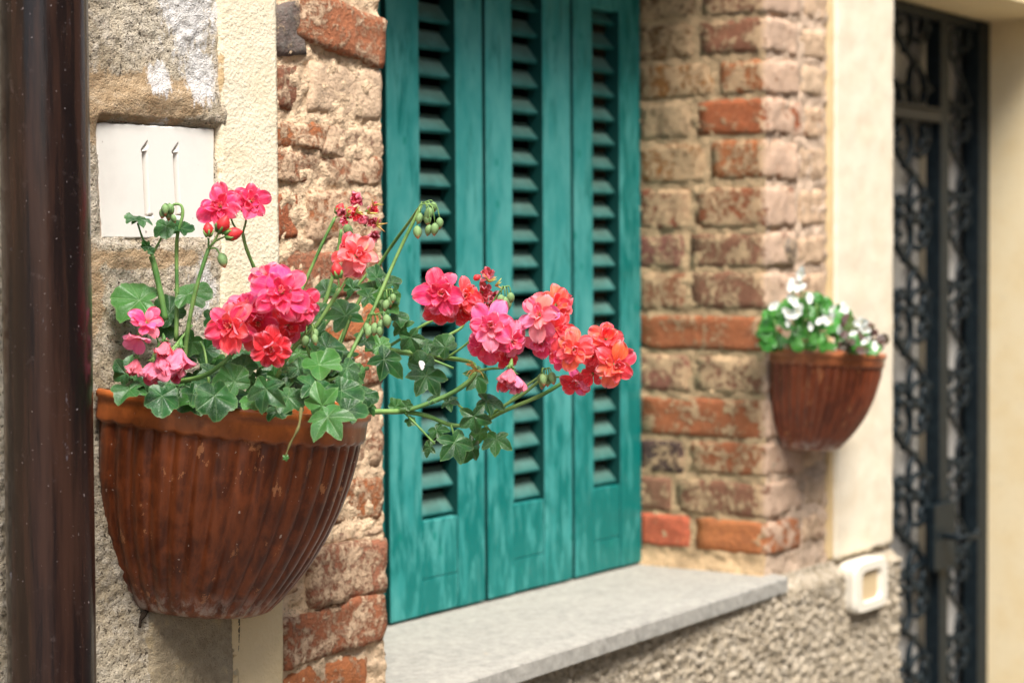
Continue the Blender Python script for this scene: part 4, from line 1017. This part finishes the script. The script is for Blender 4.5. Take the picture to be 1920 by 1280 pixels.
# ------------------------------------------------------------------ doorbell plate on the pier
a = onY(1580, 1060, -.02); b = onY(1643, 1050, -.02); bt = onY(1612, 1142, -.02)
sx0, sx1, sz1, sz0 = a.x, b.x, onY(1612, 1046, -.02).z, bt.z
SW = thing('light_switch', 'ivory plastic outdoor switch cover on the roughcast beside the door', 'switch', ((sx0+sx1)/2, -.02, sz0))
def fr_mesh():
    bm = bmesh.new(); cx, cz = (sx0+sx1)/2, (sz0+sz1)/2; w2, h2 = (sx1-sx0)/2, (sz1-sz0)/2
    loops = []
    for (k, kz, y) in ((1, 1, -.012), (1, 1, -.040), (.93, .93, -.046), (.60, .62, -.046), (.54, .56, -.036)):
        L = []
        for i in range(32):
            a_ = 2*math.pi*i/32+math.pi/32; c_, s_ = math.cos(a_), math.sin(a_); e = .35
            L.append(bm.verts.new((cx+w2*k*math.copysign(abs(c_)**e, c_), y, cz+h2*kz*math.copysign(abs(s_)**e, s_))))
        loops.append(L)
    for A_, B_ in zip(loops, loops[1:]):
        for i in range(32): bm.faces.new([A_[i], A_[(i+1) % 32], B_[(i+1) % 32], B_[i]])
    bmesh.ops.recalc_face_normals(bm, faces=bm.faces); me = bpy.data.meshes.new('cover'); bm.to_mesh(me); bm.free(); me.materials.append(m_plast); return me
child('cover', fr_mesh(), SW)
cx, cz = (sx0+sx1)/2, (sz0+sz1)/2
child('rocker', bevel_box(cx-(sx1-sx0)*.28, cx+(sx1-sx0)*.28, -.0385, -.03, cz-(sz1-sz0)*.30, cz+(sz1-sz0)*.30, .003, 2, m_rock), SW)

# ------------------------------------------------------------------ doorway: gate, pane, walls
YG = .20
XR = onY(1843, 640, YG).x; ZD = onY(1750, 18, YG).z
dw = thing('doorway_wall', 'warm cream plastered wall returning beside and over the iron gate', 'wall', (XR, 0, -1.5))
def dchild(name, x0, x1, y0, y1, z0, z1, m):
    me = bevel_box(x0, x1, y0, y1, z0, z1, 0, 1, m, name); attr_f(me, 'flake', [0.]*len(me.vertices)); return child(name, me, dw)
dchild('return_wall', XR, XR+.5, -.30, .42, -1.5, 3, m_door_cream)
dchild('wall_face', XR+.501, 9, .0, .42, -1.5, 3, m_door_cream)
dchild('soffit', X_DOOR+.0005, XR-.0005, -.012, .42, ZD, ZD+.35, m_door_cream)
dchild('wall_above', X_DOOR+.0005, XR-.0005, -.010, .42, ZD+.351, 3, m_cream2)
PB = link('glazed_door', None); tag(PB, 'plain grey-brown frosted door standing close behind the iron gate', 'door'); PB.location = ((X_DOOR+XR)/2, YG+.10, -1.5)
child('pane', bevel_box(X_DOOR-.02, XR+.02, YG+.045, YG+.07, -1.5, ZD+.05, 0, 1, m_pane, 'pane'), PB)
child('door_frame', bevel_box(XR-.03, XR-.001, YG+.021, YG+.044, -1.5, ZD-.001, .002, 1, m_iron), PB)
G = thing('iron_gate', 'black wrought iron gate with S scrolls and leaf ornaments beside the cream pier', 'gate', ((X_DOOR+XR)/2, YG, -1.5))
def bar(name, x0, x1, z0, z1, y0=YG-.012, y1=YG+.016, m=None): return child(name, bevel_box(x0, x1, y0, y1, z0, z1, .002, 2, m or m_iron, name), G)
xm0, xm1 = onY(1750, 640, YG).x, onY(1767, 640, YG).x; xr0 = onY(1823, 640, YG).x
zt_ = onY(1715, 205, YG).z; zt2 = onY(1715, 226, YG).z
bar('frame_post', xr0, XR-.002, -1.45, ZD-.003, YG-.016, YG+.02); bar('frame_rail', X_DOOR-.01, xr0-.001, ZD-.026, ZD-.003)
bar('frame_post', xm0, xm1, -1.45, ZD-.027, YG-.016, YG+.02); bar('transom', X_DOOR-.01, xm0-.001, zt2, zt_, YG-.020, YG+.01, m_rail)
bar('transom_lip', X_DOOR-.01, xm0-.001, zt_+.001, zt_+.007, YG-.026, YG+.01, m_rail)
def scroll_pts(cx, cz, r0, a0, turns, sgn, n=16):
    return [Vector((cx+sgn*math.cos(a0+turns*2*math.pi*k/n)*r0*(1-.75*k/n), 0, cz+math.sin(a0+turns*2*math.pi*k/n)*r0*(1-.75*k/n))) for k in range(n+1)]
def s_unit(h, w, name):
    """one S scroll with curled ends and leaf knobs, centred"""
    parts = []
    P_ = []
    for k in range(25):
        t = k/24; z = h*(.30-.60*t); x = -w*.30*math.cos(math.pi*t); P_.append(Vector((x, 0, z)))
    top = [Vector((-w*.30+w*.16*(1-math.cos(a)), 0, h*.30+w*.16*math.sin(a)*1.2)) for a in [math.pi*1.5*q/10 for q in range(10, 0, -1)]]
    bot = [Vector((w*.30-w*.16*(1-math.cos(a)), 0, -h*.30-w*.16*math.sin(a)*1.2)) for a in [math.pi*1.5*q/10 for q in range(1, 11)]]
    parts.append(tube_vf(top+P_+bot, w*.030, 6))
    for sx in (-1, 1):
        c_ = [Vector((sx*w*(.18+.20*math.sin(a)), 0, -sx*0+h*.46-w*.22*math.cos(a))) for a in [math.pi*1.7*q/12-.4 for q in range(13)]]
        parts.append(tube_vf(c_, w*.026, 6))
    for (x, z) in ((-.30, .33), (.30, -.33), (.26, .38), (-.24, -.38), (.0, -.46)):
        for q in range(3):
            a = q*2.1+x*7; d = Vector((math.cos(a), 0, math.sin(a)))
            c_ = Vector((x*w, -.002, z*h)); parts.append(tube_vf([c_, c_+d*w*.07, c_+d*w*.15], lambda t: w*.038*math.sin(math.pi*(.25+.7*t))+.0006, 6))
    V, F = merge(parts); me = mesh(name, V, F, m_iron); return me
wl = .135; xg0 = onY(1658, 640, YG).x; xl = (xg0+xm0)/2; wr_ = xr0-xm1; xrm = (xr0+xm1)/2; UH = px(190, 4.05)
su_l, su_r = s_unit(UH*.98, (xm0-xg0)*1.0, 'scroll'), s_unit(UH*.98, wr_*1.0, 'scroll')
z = ZD-.03-UH/2; k = 0
while z > -1.4:
    place('scroll', su_r, G, Matrix.Translation((xrm, YG, z))); z -= UH
for k in range(9): 
    zz = zt2-.01-UH/2-UH*k
    if zz > -1.45: place('scroll', su_l, G, Matrix.Translation((xl, YG, zz)))
place('scroll', su_l, G, Matrix.Translation((xl, YG, (ZD+zt_)/2)))
# left half of the door leaf hidden by the pier still exists
lz = onY(1735, 1005, YG).z
lk = bar('lock_box', xm0-.07, xm1+.004, lz-.075, lz+.075, YG-.034, YG-.017); 
v, f = tube_vf(catmull([Vector((xm0-.015, YG-.035, lz)), Vector((xm0-.015, YG-.075, lz)), Vector((xm0+.03, YG-.085, lz-.002)), Vector((xm1+.01, YG-.08, lz-.004))], 4), .007, 8); child('handle', mesh('handle', v, f, m_iron), G)
v, f = tube_vf([Vector((xm1+.004, YG-.08, lz)), Vector((xm1+.012, YG-.08, lz))], .011, 10); child('knob', mesh('knob', v, f, m_iron), G)
